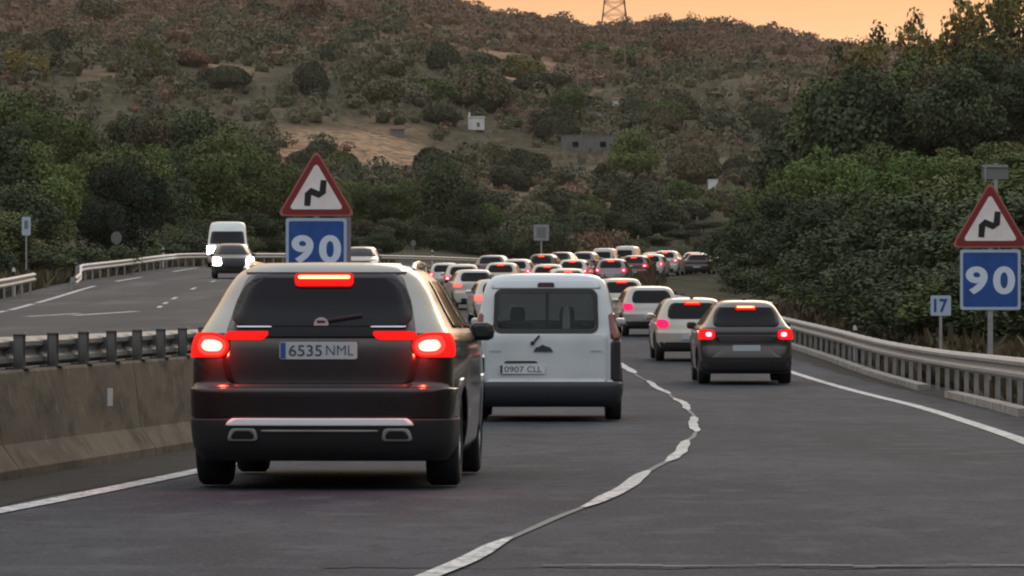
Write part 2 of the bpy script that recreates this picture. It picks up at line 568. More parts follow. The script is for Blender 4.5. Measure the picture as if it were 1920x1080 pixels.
def dirt(x, d):
    """bare ochre earth on the hill, by place"""
    v = 1.1 * fbm(x / 22 + 9, d / 60 + 2, 4) - 0.28
    for (cx, cd, rx, rd, s) in ((-24, 640, 17, 55, 1.0), (-34, 600, 12, 30, .8), (10, 610, 9, 40, .9), (15, 560, 6, 22, .7), (7, 900, 9, 90, .8), (13, 800, 6, 60, .7),
                                (-62, 1290, 22, 60, .9), (-18, 1080, 20, 70, .7), (-95, 1180, 26, 60, .5), (-50, 760, 8, 40, .5), (30, 1150, 30, 50, .45), (-120, 1350, 30, 60, .6)):
        q = ((x - cx) / rx)**2 + ((d - cd) / rd)**2
        v = v + s * np.exp(-q * 1.2)
    # tan bands slanting across the slope
    t_ = d * .0135 + x * .020 + .55 * fbm(x / 55 + 4, d / 90, 3)
    v = v + .75 * sstep(.80, .98, np.sin(t_ * 2 * math.pi)) * sstep(560, 760, d) * np.clip(.7 + 1.6 * fbm(x / 40 + 1, d / 60 + 5, 2), 0, 1)
    return np.clip(v * 1.6, 0, 1) * sstep(430, 540, d)


n0, n1 = X.shape
verts = np.stack([X, D, Zg], -1).reshape(-1, 3)
idx = np.arange(n0 * n1).reshape(n0, n1)
quads = np.stack([idx[:-1, :-1], idx[:-1, 1:], idx[1:, 1:], idx[1:, :-1]], -1).reshape(-1, 4)
m_terrain = bpy.data.materials.new("hillside_earth")
m_terrain.use_nodes = True
tn, tl = m_terrain.node_tree.nodes, m_terrain.node_tree.links
tb = tn["Principled BSDF"]
tb.inputs["Roughness"].default_value = 0.95
tb.inputs["Specular IOR Level"].default_value = 0.1


def tbump():
    g = tn.new("ShaderNodeNewGeometry")
    t = tn.new("ShaderNodeTexNoise")
    t.inputs["Scale"].default_value = 0.7
    t.inputs["Detail"].default_value = 8
    tl.new(g.outputs["Position"], t.inputs["Vector"])
    b_ = tn.new("ShaderNodeBump")
    b_.inputs["Strength"].default_value = 1.0
    b_.inputs["Distance"].default_value = 1.1
    tl.new(t.outputs["Fac"], b_.inputs["Height"])
    tl.new(b_.outputs[0], tb.inputs["Normal"])


tbump()


def tnoise(scale, det, lo, hi):
    g = tn.new("ShaderNodeNewGeometry")
    t = tn.new("ShaderNodeTexNoise")
    t.inputs["Scale"].default_value = scale
    t.inputs["Detail"].default_value = det
    tl.new(g.outputs["Position"], t.inputs["Vector"])
    r = tn.new("ShaderNodeMapRange")
    r.inputs["From Min"].default_value = lo
    r.inputs["From Max"].default_value = hi
    tl.new(t.outputs["Fac"], r.inputs["Value"])
    return r.outputs[0]


def tmix(fac, a, b):
    m = tn.new("ShaderNodeMix")
    m.data_type = 'RGBA'
    tl.new(fac, m.inputs[0])
    for s, v in ((6, a), (7, b)):
        if isinstance(v, tuple):
            m.inputs[s].default_value = (*v, 1)
        else:
            tl.new(v, m.inputs[s])
    return m.outputs[2]


def tattr(name):
    a = tn.new("ShaderNodeAttribute")
    a.attribute_name = name
    return a.outputs["Fac"]


scrub = tmix(tnoise(0.09, 6, .4, .62), (0.080, 0.072, 0.046), (0.128, 0.104, 0.066))
scrub = tmix(tnoise(0.5, 6, .42, .62), scrub, (0.060, 0.054, 0.038))
earth = tmix(tnoise(0.12, 6, .4, .62), (0.42, 0.27, 0.165), (0.27, 0.155, 0.090))
earth = tmix(tnoise(0.7, 6, .45, .66), earth, (0.095, 0.078, 0.052))
hillc = tmix(tattr("dirt"), scrub, earth)
hillc = tmix(tattr("upper"), hillc, tmix(tnoise(0.06, 6, .42, .6), (0.25, 0.145, 0.088), (0.145, 0.092, 0.060)))
lowc = tmix(tnoise(0.8, 6, .4, .65), (0.040, 0.044, 0.026), (0.085, 0.075, 0.05))
fin = tmix(tattr("far"), lowc, hillc)
tl.new(fin, tb.inputs["Base Color"])
terr = bpy.data.meshes.new("hillside_ground")
terr.vertices.add(len(verts))
terr.vertices.foreach_set("co", verts.reshape(-1).astype(np.float32))
terr.loops.add(len(quads) * 4)
terr.loops.foreach_set("vertex_index", quads.reshape(-1).astype(np.int32))
terr.polygons.add(len(quads))
terr.polygons.foreach_set("loop_start", np.arange(0, len(quads) * 4, 4, dtype=np.int32))
terr.polygons.foreach_set("use_smooth", np.ones(len(quads), bool))
terr.materials.append(m_terrain)
for nm, val in (("dirt", dirt(X, D)), ("upper", sstep(760, 1150, D) * .75 * np.clip(.9 + 1.6 * fbm(X / 60, D / 80, 3), 0, 1)), ("far", sstep(500, 585, D))):
    a = terr.attributes.new(nm, 'FLOAT', 'POINT')
    a.data.foreach_set("value", np.asarray(val, np.float32).reshape(-1))
terr.update(calc_edges=True)
link("terrain", terr, kind="structure")

_mx = (-(70 + 1500 * .33))


def hit(px, py, d0=430.0):
    """distance at which the sight line through a pixel meets the hillside"""
    dd = np.arange(d0, 1600, 3.0)
    z = CAMH + (HOR - py) * dd / F
    g = ground((px - 960) * dd / F, dd)
    k = np.nonzero(g >= z)[0]
    return float(dd[k[0]]) if len(k) else 1450.0


# ------------------------------------------------------------------ roads
def strip(name, xa, xb, zf, d0, d1, mat, step=2.0, lift=0.0, kind="structure", parent=None, thick=0.0, wob=None):
    dd = np.arange(d0, d1 + 1e-6, step)
    if dd[-1] < d1 - 1e-6:
        dd = np.append(dd, d1)
    V, Q = [], []
    for i, d in enumerate(dd):
        a, b = float(xa(d)), float(xb(d))
        z = float(zf(d)) + lift
        V += [(a, d, z), (b, d, z)]
        if thick:
            V += [(a, d, z - thick), (b, d, z - thick)]
    k = 4 if thick else 2
    for i in range(len(dd) - 1):
        o = i * k
        Q.append((o, o + 1, o + k + 1, o + k))
        if thick:
            Q += [(o, o + k, o + k + 2, o + 2), (o + 1, o + 3, o + k + 3, o + k + 1)]
    if thick:
        Q += [(0, 2, 3, 1), (len(V) - 4, len(V) - 3, len(V) - 1, len(V) - 2)]
    me = new_mesh(name, V, Q, mat, False)
    return link(name, me, parent, kind=kind if parent is None else None)


road = strip("road", lambda d: XB(d) + .05, lambda d: XR(d) + .38, ZR, -28, 618, m_asphalt)
lroad = strip("far_carriageway", lambda d: XL(d) - 1.65, lambda d: XB(d) - .22, ZL, -28, 618, m_asphalt2)
strip("left_gutter", lambda d: XB(d) + .06, lambda d: C(d) - 3.72 + .04 * np.sin(d * 1.7) + .05 * np.sin(d * .6), ZR, -20, 300, m_verge, 1.0, 0.004)
strip("right_shoulder", lambda d: C(d) + 4.35 + .05 * np.sin(d * 1.1), lambda d: XR(d) + .37, ZR, -20, 300, m_verge, 1.0, 0.004)
strip("left_edge_line", lambda d: C(d) - 3.66, lambda d: C(d) - 3.48, ZR, 8, 320, m_paint, 2, 0.008, parent=road)
strip("right_edge_line", lambda d: C(d) + 3.30, lambda d: C(d) + 3.48, ZR, 8, 320, m_paint, 2, 0.008, parent=road)
# worn centre dashes joined by a wandering joint
wob = lambda d: .022 * np.sin(d * .7) + .004 * np.sin(d * 2.1 + 1)
for (a, b, w) in ((13, 23.2, .13), (26.9, 33.6, .13), (35.8, 43.5, .12), (47.5, 56, .12), (60, 69, .12), (73, 84, .13), (90, 99, .2), (110, 116, .2), (128, 134, .2), (146, 152, .2), (164, 170, .2)):
    me_d = strip("lane_dash", lambda d, w=w, a=a, b=b: C(d) + wob(d) - w * (.10 + .36 * min(1, (d - a) / 1.5, (b - d) / 1.0 + .2)), lambda d, w=w, a=a, b=b: C(d) + wob(d) + w * (.10 + .36 * min(1, (d - a) / 1.0 + .2, (b - d) / 1.5)) + .004 * np.sin(d * 3.1), ZR, a, b, m_paint, .3, 0.012, parent=road)
strip("joint_line", lambda d: C(d) - .022 + wob(d), lambda d: C(d) + .026 + wob(d) + .006 * np.sin(d * 1.3), ZR, 12, 128, m_seam, .4, 0.008, parent=road)
m_crack = M("open_crack", (0.012, 0.012, 0.013), 0.95)
mcx = MB()
for k in range(40):
    x0 = -.9 + k * .115
    yy = 20.50 + .05 * math.sin(k * .8) + .03 * math.sin(k * 1.7)
    hw = .028 * abs(math.sin(k * .29 + 1.3)) + .008
    mcx.add([(x0, yy - hw, .006), (x0 + .117, yy - hw * .8, .006), (x0 + .117, yy + hw * .8, .006), (x0, yy + hw, .006)], [(0, 1, 2, 3)])
link("transverse_crack", mcx.mesh("transverse_crack", m_crack), road)
mbx = MB()
for k in range(26):
    x0 = .15 + k * .115
    yy = 20.60 + .05 * math.sin(k * .8) + .02 * math.sin(k * 2.3)
    hw = .035 * abs(math.sin(k * .37 + .3)) + .012
    mbx.add([(x0, yy - hw, .010), (x0 + .117, yy - hw * .8, .010), (x0 + .117, yy + hw * .8, .010), (x0, yy + hw, .010)], [(0, 1, 2, 3)])
link("transverse_joint", mbx.mesh("transverse_joint", m_seam), road)

# far carriageway markings
strip("far_edge_line", lambda d: XL(d) - .08, lambda d: XL(d) + .12, ZL, 60, 117, m_paint, 3, .008, parent=lroad)
for a, b in ((119, 132), (134, 165), (178, 192), (210, 226)):
    strip("far_edge_dash", lambda d: XL(d) - .08, lambda d: XL(d) + .12, ZL, a, b, m_paint, 3, .008, parent=lroad)
strip("merge_line", lambda d: XL(d) + 1.2 + (d - 106) * .16, lambda d: XL(d) + 1.45 + (d - 106) * .16, ZL, 106, 112, m_paint, 1, .008, parent=lroad)
strip("merge_line", lambda d: XL(d) + 2.2 + (d - 108) * .16, lambda d: XL(d) + 2.5 + (d - 108) * .16, ZL, 108, 116, m_paint, 1, .008, parent=lroad)
for a in (124, 132, 141, 158, 176, 196, 216):
    strip("far_lane_dash", lambda d: XL(d) + 4.0, lambda d: XL(d) + 4.14, ZL, a, a + 3.5, m_paint, 1, .008, parent=lroad)
strip("far_inner_line", lambda d: XB(d) - 1.6, lambda d: XB(d) - 1.45, ZL, 40, 260, m_paint, 3, .008, parent=lroad)

# ------------------------------------------------------------------ concrete median barrier with its guardrail
ZB = lambda d: np.maximum(ZR(d) + .80, ZL(d) + .06)
barrier = thing("concrete_barrier", "long stained concrete barrier wall beside the left lane, below the posts", "barrier")
d = 14.0
panels = []
while d < 300:
    step = 6.0 if d < 90 else 12.0
    V, Q = [], []
    n = 5 if step == 6 else 4
    for i in range(n):
        dd = d + .012 + (step - .024) * i / (n - 1)
        x, zr, zt = float(XB(dd)), float(ZR(dd)), float(ZB(dd))
        prof = [(.10, -.12), (.10, .07), (-.03, .25), (-.10, zt - zr - .02), (-.115, zt - zr), (-.30, zt - zr), (-.32, zt - zr - .02), (-.34, -.12)]
        for (px_, pz_) in prof:
            V.append((x + px_, dd, zr + pz_))
    k = 8
    for i in range(n - 1):
        for j in range(k - 1):
            Q.append((i * k + j, i * k + j + 1, (i + 1) * k + j + 1, (i + 1) * k + j))
    Q += [tuple(range(k)), tuple(range((n - 1) * k + k - 1, (n - 1) * k - 1, -1))]
    link("panel", new_mesh("barrier_panel", V, Q, m_concrete), barrier)
    d += step
mbr = MB()
mbr.box((0, 0, 0), (.045, .012, .15))
rx = float(XB(36.4)) - .02
link("reflector_or_halo", mbr.mesh("barrier_reflector", m_white), barrier, (rx, 36.35, .53), (0, 0, math.radians(10)))


def wbeam(L, h=.31, t=.083, mat=m_galv):
    """W profile beam along +y, front face +x"""
    pr = [(0, -.155), (.02, -.15), (.083, -.105), (.083, -.06), (.025, -.02), (.025, .02), (.083, .06), (.083, .105), (.02, .15), (0, .155)]
    V = [(a * t / .083, y, b * h / .31) for y in (0, L) for a, b in pr] + [(a * t / .083 - .006, y, b * h / .31) for y in (0, L) for a, b in pr]
    n = len(pr)
    Q = [(i, i + 1, n + i + 1, n + i) for i in range(n - 1)] + [(2 * n + i, 3 * n + i, 3 * n + i + 1, 2 * n + i + 1) for i in range(n - 1)]
    Q += [(0, n, 3 * n, 2 * n), (n - 1, 3 * n - 1, 4 * n - 1, 2 * n - 1)]
    return new_mesh("beam", V, Q, mat)


def aim(o, p, q, length):
    """place a mesh that runs along +y from p towards q"""
    v = Vector(q) - Vector(p)
    o.location = p
    o.rotation_euler = (math.atan2(v.z, math.hypot(v.x, v.y)), 0, -math.atan2(v.x, v.y))
    o.scale = (1, v.length / length, 1)


mp = MB()
mp.box((0, 0, .135), (.012, .11, .27))
mp.box((.035, -.05, .135), (.07, .010, .27))
mp.box((.035, .05, .135), (.07, .010, .27))
mp.box((-.06, 0, .17), (.10, .07, .10))
mp.box((.03, 0, .006), (.18, .20, .012))
me_mpost = mp.mesh("median_post", m_galv_d)
mcap = MB()
mcap.box((.02, 0, .279), (.13, .15, .016))
me_mcap = mcap.mesh("post_cap", m_galv)
me_mbeam = wbeam(4.0, .24, mat=m_galv_m)
mrail = thing("median_guardrail", "grey steel guardrail with close dark posts standing on the concrete barrier", "guardrail")
d = 16.0
cnt = 0
while d < 196:
    x, zt = float(XB(d)) - .20, float(ZB(d))
    o = link("post", me_mpost, mrail, (x, d, zt), (0, 0, -math.atan(float(C(d + 1) - C(d)))))
    link("post_cap", me_mcap, o)
    d += 1.33
    cnt += 1
for a in np.arange(16, 196, 4.0):
    o = link("beam", me_mbeam, mrail)
    p = (float(XB(a)) - .31, a, float(ZB(a)) + .13)
    q = (float(XB(a + 4)) - .31, a + 4, float(ZB(a + 4)) + .13)
    aim(o, p, q, 4.0)

# ------------------------------------------------------------------ guardrails at the outer edges
rp = MB()
rp.box((0, 0, -.05), (.012, .12, 1.35))
rp.box((.03, -.055, -.05), (.06, .01, 1.35))
rp.box((.03, .055, -.05), (.06, .01, 1.35))
rp.box((-.05, 0, .52), (.09, .08, .22))
me_rpost = rp.mesh("guardrail_post", m_galv)
me_beam = wbeam(4.0)
me_beam_flip = wbeam(4.0)
for v in me_beam_flip.vertices:
    v.co.x = -v.co.x


def guardrail(name, label, xf, zf, d0, d1, side, spacing=2.0, endflare=None, toprail=False):
    g = thing(name, label, "guardrail", (float(xf(d0)), d0, float(zf(d0))))
    inv = Vector(g.location)
    n = int(round((d1 - d0) / 4.0))
    for k in range(n):
        a, b = d0 + 4.0 * k, d0 + 4.0 * (k + 1)
        o = link("beam", me_beam_flip if side > 0 else me_beam, g)
        p = Vector((float(xf(a)) - side * .10, a, float(zf(a)) + .60)) - inv
        q = Vector((float(xf(b)) - side * .10, b, float(zf(b)) + .60)) - inv
        aim(o, p, q, 4.0)
    a = d0
    while a <= d1 + .01:
        o = link("post", me_rpost, g, Vector((float(xf(a)), a, float(zf(a)) + .12)) - inv, (0, 0, -math.atan(float(xf(a + .5) - xf(a - .5))) + (0 if side > 0 else math.pi)))
        a += spacing
    return g


rail_r = guardrail("right_guardrail", "weathered steel guardrail curving along the right shoulder, with posts below", XR, ZR, 34, 402, 1)
XF = lambda d: XL(d) - 1.25
guardrail("short_guardrail", "short steel guardrail at the left edge, ending before the side road opening", XF, ZL, 90, 150, -1, 4)


def XF2(d):
    return XL(d) - 1.25 - 0.0 * d + .9 * (1 - sstep(158, 176, d))


def ZF2(d):
    return ZL(d) - .30 * (1 - sstep(156, 172, d))


guardrail("far_guardrail", "long pale guardrail behind the oncoming vehicles, sloping into the ground at its near end", XF2, ZF2, 158, 402, -1, 4)

# kerb under the right guardrail
for (a, b, lb) in ((76, 150, "long pale concrete kerb at the foot of the right guardrail"), (56, 70, "short broken length of concrete kerb under the right guardrail, near the signs")):
    k = strip("drainage_kerb", lambda d: XR(d) - .33, lambda d: XR(d) - .12, ZR, a, b, m_concrete_l, 2, .11, kind=None, thick=.12)
    k["label"] = lb
    k["category"] = "kerb"

# delineator posts
dl = MB()
dl.prism([(-.06, -.3), (.06, -.3), (.06, .75), (.0, .85), (-.06, .80)], -.02, .02)
me_dl = dl.mesh("delineator", m_white)
dr_ = MB()
dr_.prism([(-.06, .52), (.06, .52), (.06, .68), (-.06, .68)], -.024, -.0205)
me_dr = dr_.mesh("delineator_band", m_black)
for (x, dd_, z, s, lb) in ((float(XR(98)) + .15, 98, float(ZR(98)) + .28, .72, "white marker post behind the right guardrail beside the grey crossover"),
                           (float(XR(60)) + .10, 59.5, float(ZR(60)) + .2, .78, "white marker post at the right picture edge, beyond the speed sign"),
                           (float(XF(222)) - .2, 222, float(ZL(222)) + .35, .95, "white marker post on the far guardrail left of the oncoming van"),
                           (float(XF(146)) - .3, 146, float(ZL(146)) + .2, .95, "white marker post behind the end of the short guardrail"),
                           (float(XF2(344)), 344, float(ZL(344)) + .25, 1.25, "white marker post on the far guardrail left of the queue")):
    t = thing("marker_post", lb, "marker post", (x, dd_, z), group="white roadside marker posts")
    o = link("post", me_dl, t)
    link("reflective_band", me_dr, o)
    t.scale = (s, s, s)


# ------------------------------------------------------------------ signs
def tri(w, r=.05):
    h = w * .866 * .985
    return rounded_poly([(-w / 2, 0), (w / 2, 0), (0, h)], r)


def bend_sign(name, label, loc, rotz, pole_z, W=1.36, sq=1.06, offs=0.0):
    t = thing(name, label, "road sign", loc, (0, 0, rotz), "double bend warning signs with an advisory 90")
    # local z=0 is the bottom edge of the triangle
    a = MB()
    a.prism(tri(W, .06), .0, .012)
    pl = link("triangle_plate", a.mesh("triangle_plate", m_red_l), t)
    b = MB()
    tr = lambda pts, k, dz: [(x * k, z * k + dz) for x, z in pts]
    base = tri(W, .06)
    cz = W * .289 * .985
    sc = lambda k: [(x * k, cz + (z - cz) * k) for x, z in base]
    b.ring(sc(.93), sc(.70), -.006, -.0005)
    link("red_border", b.mesh("red_border", m_red), pl)
    c = MB()
    c.prism(sc(.699), -.0045, -.0005)
    link("white_panel", c.mesh("white_panel", m_sign_white), pl)
    # double bend symbol as one thick folded band
    s = W / 1.36
    path = [(-.14, .20), (-.14, .405), (.125, .375), (.125, .63)]
    path = [(-.165, .175), (-.150, .40), (-.105, .455), (.055, .385), (.115, .43), (.135, .66)]
    path = [(x * s * .95, z * s * .92 + .015) for x, z in path]
    d_ = MB()
    hw = .052 * s
    L_, R_ = [], []
    for i, p in enumerate(path):
        p0 = Vector(path[max(i - 1, 0)])
        p1 = Vector(path[min(i + 1, len(path) - 1)])
        tt = (p1 - p0).normalized()
        nn = Vector((-tt.y, tt.x))
        k = hw * (1.0 if i in (0, len(path) - 1) else 1.12)
        L_.append(Vector(p) + nn * k)
        R_.append(Vector(p) - nn * k)
    for i in range(len(path) - 1):
        d_.prism([tuple(L_[i]), tuple(R_[i]), tuple(R_[i + 1]), tuple(L_[i + 1])], -.009, -.0048)
    link("bend_symbol", d_.mesh("bend_symbol", m_black), pl)
    # square plate
    e = MB()
    q = [(-sq / 2, -sq - .035), (sq / 2, -sq - .035), (sq / 2, -.035), (-sq / 2, -.035)]
    e.prism(rounded_poly(q, .04), .0, .012)
    sp = link("speed_plate", e.mesh("speed_plate", m_blue), t)
    f = MB()
    zc = -sq / 2 - .035
    qs = lambda k: [(x * k, zc + (z - zc) * k) for x, z in rounded_poly(q, .04)]
    f.ring(qs(.995), qs(.90), -.005, -.0005)
    link("pale_border", f.mesh("pale_border", m_bluetrim), sp)
    for ch, xo in (("9", -.225), ("0", .225)):
        me = text_mesh("digit", ch, 1, m_digit, .035, .002, (.36 * sq, .46 * sq))
        link("digit", me, sp, (xo * sq, -.0035, zc - .01))
    g = MB()
    ph = pole_z
    g.box((0, .045, (-.1 - ph) / 2 + .35), (.09, .06, ph + .6))
    link("post", g.mesh("sign_post", m_galv), t)
    h = MB()
    for z in (.18, .5, -.25, -.85):
        h.box((0, .014 + .0, z), (.5 if z > -.1 and z < .3 else .22 if z > .3 else .8, .0, .04) if False else ((.7 if z != .5 else .35), .02, .04))
    link("bracket", h.mesh("sign_bracket", m_signback), t, (0, .008, 0))
    return t


p = ray(593, 405, 74)
bend_sign("bend_sign", "double bend triangle over blue 90 plate in the median, partly behind the SUV roof", p, 0.03, 2.2)
p = ray(1857, 464, 74)
s2 = bend_sign("bend_sign", "double bend warning triangle over blue 90 plate behind the right guardrail", p, -.06, 2.3, 1.36, 1.05)

# kilometre plate
p = ray(1764, 573, 84)
t = thing("distance_plate", "small white plate with blue 17 on a thin post left of the right speed sign", "road sign", p)
a = MB()
a.prism(rounded_poly([(-.2, -.2), (.2, -.2), (.2, .2), (-.2, .2)], .03), 0, .01)
pl = link("plate", a.mesh("distance_plate", m_bluetrim), t)
link("digits", text_mesh("plate_digits", "17", 1, m_blue, .03, .002, (.27, .27)), pl, (0, -.003, 0))
a = MB()
a.box((0, .03, -.55), (.055, .04, 1.2))
link("post", a.mesh("plate_post", m_galv), t)

# sign seen above the right triangle: back of a sign for the other direction
p = ray(1866, 322, 96)
t = thing("small_grey_sign", "dull grey back of a small sign standing above the right warning triangle", "road sign", p)
a = MB()
a.prism(rounded_poly([(-.30, -.17), (.30, -.17), (.30, .17), (-.30, .17)], .04), 0, .012)
link("plate", a.mesh("sign_back_plate", m_signback), t)
a = MB()
a.box((0, -.02, .12), (.56, .03, .04))
a.box((-.22, -.02, -.05), (.04, .03, .3))
a.box((.02, .03, -1.6), (.08, .05, 3.6))
link("post", a.mesh("sign_back_post", m_galv), t)
# grey sign over the queue
p = ray(1015, 436, 330)
t = thing("grey_sign", "grey rectangular sign on a pole above the queue, before the dark trees", "road sign", p)
a = MB()
a.prism(rounded_poly([(-.6, -.62), (.6, -.62), (.6, .62), (-.6, .62)], .08), 0, .03)
pl = link("plate", a.mesh("grey_sign_plate", m_galv), t)
a = MB()
a.prism([(-.36, -.40), (.36, -.40), (.36, .42), (-.36, .42)], -.012, -.002)
link("panel", a.mesh("grey_sign_panel", m_signback), pl)
a = MB()
a.bar((0, .08, -3.2), (0, .08, .5), .07)
link("post", a.mesh("grey_sign_post", m_galv), t)
# small signs on the left
p = ray(49, 424, 165)
t = thing("small_sign", "small pale upright sign on a post at the far left, before the green trees", "road sign", p)
a = MB()
a.prism(rounded_poly([(-.17, -.36), (.17, -.36), (.17, .36), (-.17, .36)], .05), 0, .02)
pl = link("plate", a.mesh("small_sign_plate", m_bluetrim), t)
a = MB()
a.prism([(-.07, -.1), (.07, -.1), (.07, .22), (-.07, .22)], -.01, -.002)
link("symbol", a.mesh("small_sign_symbol", m_signback), pl)
a = MB()
a.bar((0, .04, -1.7), (0, .04, .3), .035)
link("post", a.mesh("small_sign_post", m_galv), t)
for (px_, py_, dd_, r_, lb) in ((218, 446, 205, .26, "small round grey sign back before the dark round tree"), (775, 456, 350, .22, "thin marker sign beyond the far guardrail, above the barrier")):
    p = ray(px_, py_, dd_)
    t = thing("round_sign", lb, "road sign", p)
    a = MB()
    a.prism([(r_ * math.cos(q * math.pi / 8), r_ * math.sin(q * math.pi / 8) * 1.2) for q in range(16)], 0, .02)
    link("plate", a.mesh("round_plate", m_signback), t)
    a = MB()
    a.bar((0, .04, -1.4), (0, .04, .1), .03)
    link("post", a.mesh("round_post", m_galv), t)
# the edge of a second plate behind the median sign
p = ray(652, 445, 80)
t = thing("sign_edge", "pale edge of another sign standing right behind the median 90 plate", "road sign", p)
a = MB()
a.prism([(-.06, -.45), (.06, -.45), (.06, .38), (-.06, .38)], 0, .03)
link("plate", a.mesh("edge_plate", m_signback), t)
a = MB()
a.box((0, .04, -1.1), (.07, .05, 1.4))
link("post", a.mesh("edge_post", m_galv), t)

# ------------------------------------------------------------------ vehicles
class Shell:
    """a car body as a stack of rounded slices; y=0 at the rear bumper, +y forwards"""

    def __init__(s, keys, sw=1.0, sh=1.0, sl=1.0, p=2.4, taper=.07, bow=.05):
        k = np.array(keys, float)
        s.z = k[:, 0] * sh
        s.w = pchip(s.z, k[:, 1] * sw)
        s.yr = pchip(s.z, k[:, 2])
        s.L = k[:, 3].max() * sl
        s.yf = pchip(s.z, k[:, 3] * sl)
        s.rr = pchip(s.z, k[:, 4])
        s.rf = pchip(s.z, k[:, 5] if k.shape[1] > 5 else k[:, 4] * 1.5)
        s.p, s.tp, s.bow = p, taper, bow

    def _taper(s, x, y):
        t = np.abs((y - s.L * .52) / (s.L / 2))
        return x * (1 - s.tp * t**3)

    def pt(s, S, z, end=0):
        """point at running distance S from the rear (or front) centre, at height z"""
        w, yr, yf = float(s.w(z)), float(s.yr(z)), float(s.yf(z))
        r = float((s.rf if end else s.rr)(z))
        r = min(r, w * .9, (yf - yr) * .45)
        q = r * 1.25
        a, sg = abs(S), (1 if S >= 0 else -1)
        if a <= w - r:
            x, dy = a, 0.0
        elif a <= w - r + q:
            th = (a - (w - r)) / q * math.pi / 2
            x = w - r + r * math.sin(th)**(2 / s.p)
            dy = r - r * max(math.cos(th), 0)**(2 / s.p)
        else:
            x, dy = w, r + (a - (w - r + q))
        dy += s.bow * (min(x, w) / w)**2 * (1 if end == 0 else 1.6)
        y = yf - dy if end else yr + dy
        return Vector((sg * s._taper(x, y), y, z))

    def s_of(s, X, z, end=0):
        """|X|<10: lateral metres; |X|>=10: (|X|-10) metres along the side past the corner"""
        w = float(s.w(z))
        yr, yf = float(s.yr(z)), float(s.yf(z))
        r = min(float((s.rf if end else s.rr)(z)), w * .9, (yf - yr) * .45)
        q = r * 1.25
        a, sg = abs(X), (1 if X >= 0 else -1)
        if a >= 10:
            return sg * (w - r + q + a - 10)
        if a <= w - r:
            return X
        u = min((a - (w - r)) / r, 1)
        return sg * (w - r + math.asin(u**(s.p / 2)) / (math.pi / 2) * q)

    def normal(s, S, z, end=0):
        e = .004
        a = s.pt(S + e, z, end) - s.pt(S - e, z, end)
        b = s.pt(S, z + e, end) - s.pt(S, z - e, end)
        n = a.cross(b)
        n.normalize()
        c = s.pt(S, z, end)
        if n.dot(Vector((c.x, (c.y - s.L * .5), 0.2))) < 0:
            n.negate()
        return n

    def side(s, y, z):
        w = float(s.w(z))
        yr, yf = float(s.yr(z)), float(s.yf(z))
        r0 = min(float(s.rr(z)), w * .9)
        r1 = min(float(s.rf(z)), w * .9)
        x = w
        if y < yr + r0:
            c = min(max((yr + r0 - y) / r0, 0), 1)
            x = w - r0 + r0 * (1 - c**s.p)**(1 / s.p)
        elif y > yf - r1:
            c = min(max((y - yf + r1) / r1, 0), 1)
            x = w - r1 + r1 * (1 - c**s.p)**(1 / s.p)
        return float(s._taper(x, y))


def inset(rows, rad, n):
    """rows (z,x0,x1) -> n+1 rows with rounded ends"""
    rows = sorted(rows)
    zs = [r[0] for r in rows]
    z0, z1 = zs[0], zs[-1]
    out = []
    for i in range(n + 1):
        t = i / n
        t = .5 - .5 * math.cos(math.pi * t) if rad else t
        z = z0 + (z1 - z0) * t
        a = float(np.interp(z, zs, [r[1] for r in rows]))
        b = float(np.interp(z, zs, [r[2] for r in rows]))
        k = 0.0
        dz = min(z - z0, z1 - z)
        if rad and dz < rad:
            k = rad - math.sqrt(max(rad * rad - (rad - dz)**2, 0))
        out.append((z, a, b, k))
    return out


def drape(sh, rows, eps, mat, name, rad=0.0, nr=10, nc=12, end=0, thick=.015, mode='end', sgn=1):
    V, Q = [], []
    out = inset(rows, rad, nr)
    m = nc + 1
    for lay in (0, 1):
        e = eps if lay == 0 else eps - thick
        for (z, a, b, k) in out:
            if mode == 'end':
                s0, s1 = sh.s_of(a, z, end), sh.s_of(b, z, end)
            else:
                s0, s1 = a, b
            s0, s1 = s0 + k, s1 - k
            for j in range(m):
                S = s0 + (s1 - s0) * j / nc
                if mode == 'end':
                    V.append(sh.pt(S, z, end) + sh.normal(S, z, end) * e)
                else:
                    V.append(Vector((sgn * (sh.side(S, z) + e), S, z)))
    R = len(out)
    for i in range(R - 1):
        for j in range(nc):
            Q.append((i * m + j, i * m + j + 1, (i + 1) * m + j + 1, (i + 1) * m + j))
    o = R * m
    rim = [i * m for i in range(R)] + [(R - 1) * m + j for j in range(1, m)] + [i * m + nc for i in range(R - 2, -1, -1)] + [j for j in range(nc - 1, 0, -1)]
    for i in range(len(rim)):
        a, b = rim[i], rim[(i + 1) % len(rim)]
        Q.append((a, b, o + b, o + a))
    me = new_mesh(name, V, Q, mat, False)
    nf = (R - 1) * nc
    sm = [True] * nf + [False] * (len(me.polygons) - nf)
    me.polygons.foreach_set("use_smooth", sm)
    bm = bmesh.new()
    bm.from_mesh(me)
    bmesh.ops.recalc_face_normals(bm, faces=bm.faces)
    bm.to_mesh(me)
    bm.free()
    # open shells can come out inverted: test the first quad
    nrm = me.polygons[nf // 2].normal
    c = me.polygons[nf // 2].center
    ref = Vector((0, -1 if end == 0 else 1, .2)) if mode == 'end' else Vector((sgn, 0, .2))
    if nrm.dot(ref) < 0:
        me.flip_normals()
    return me


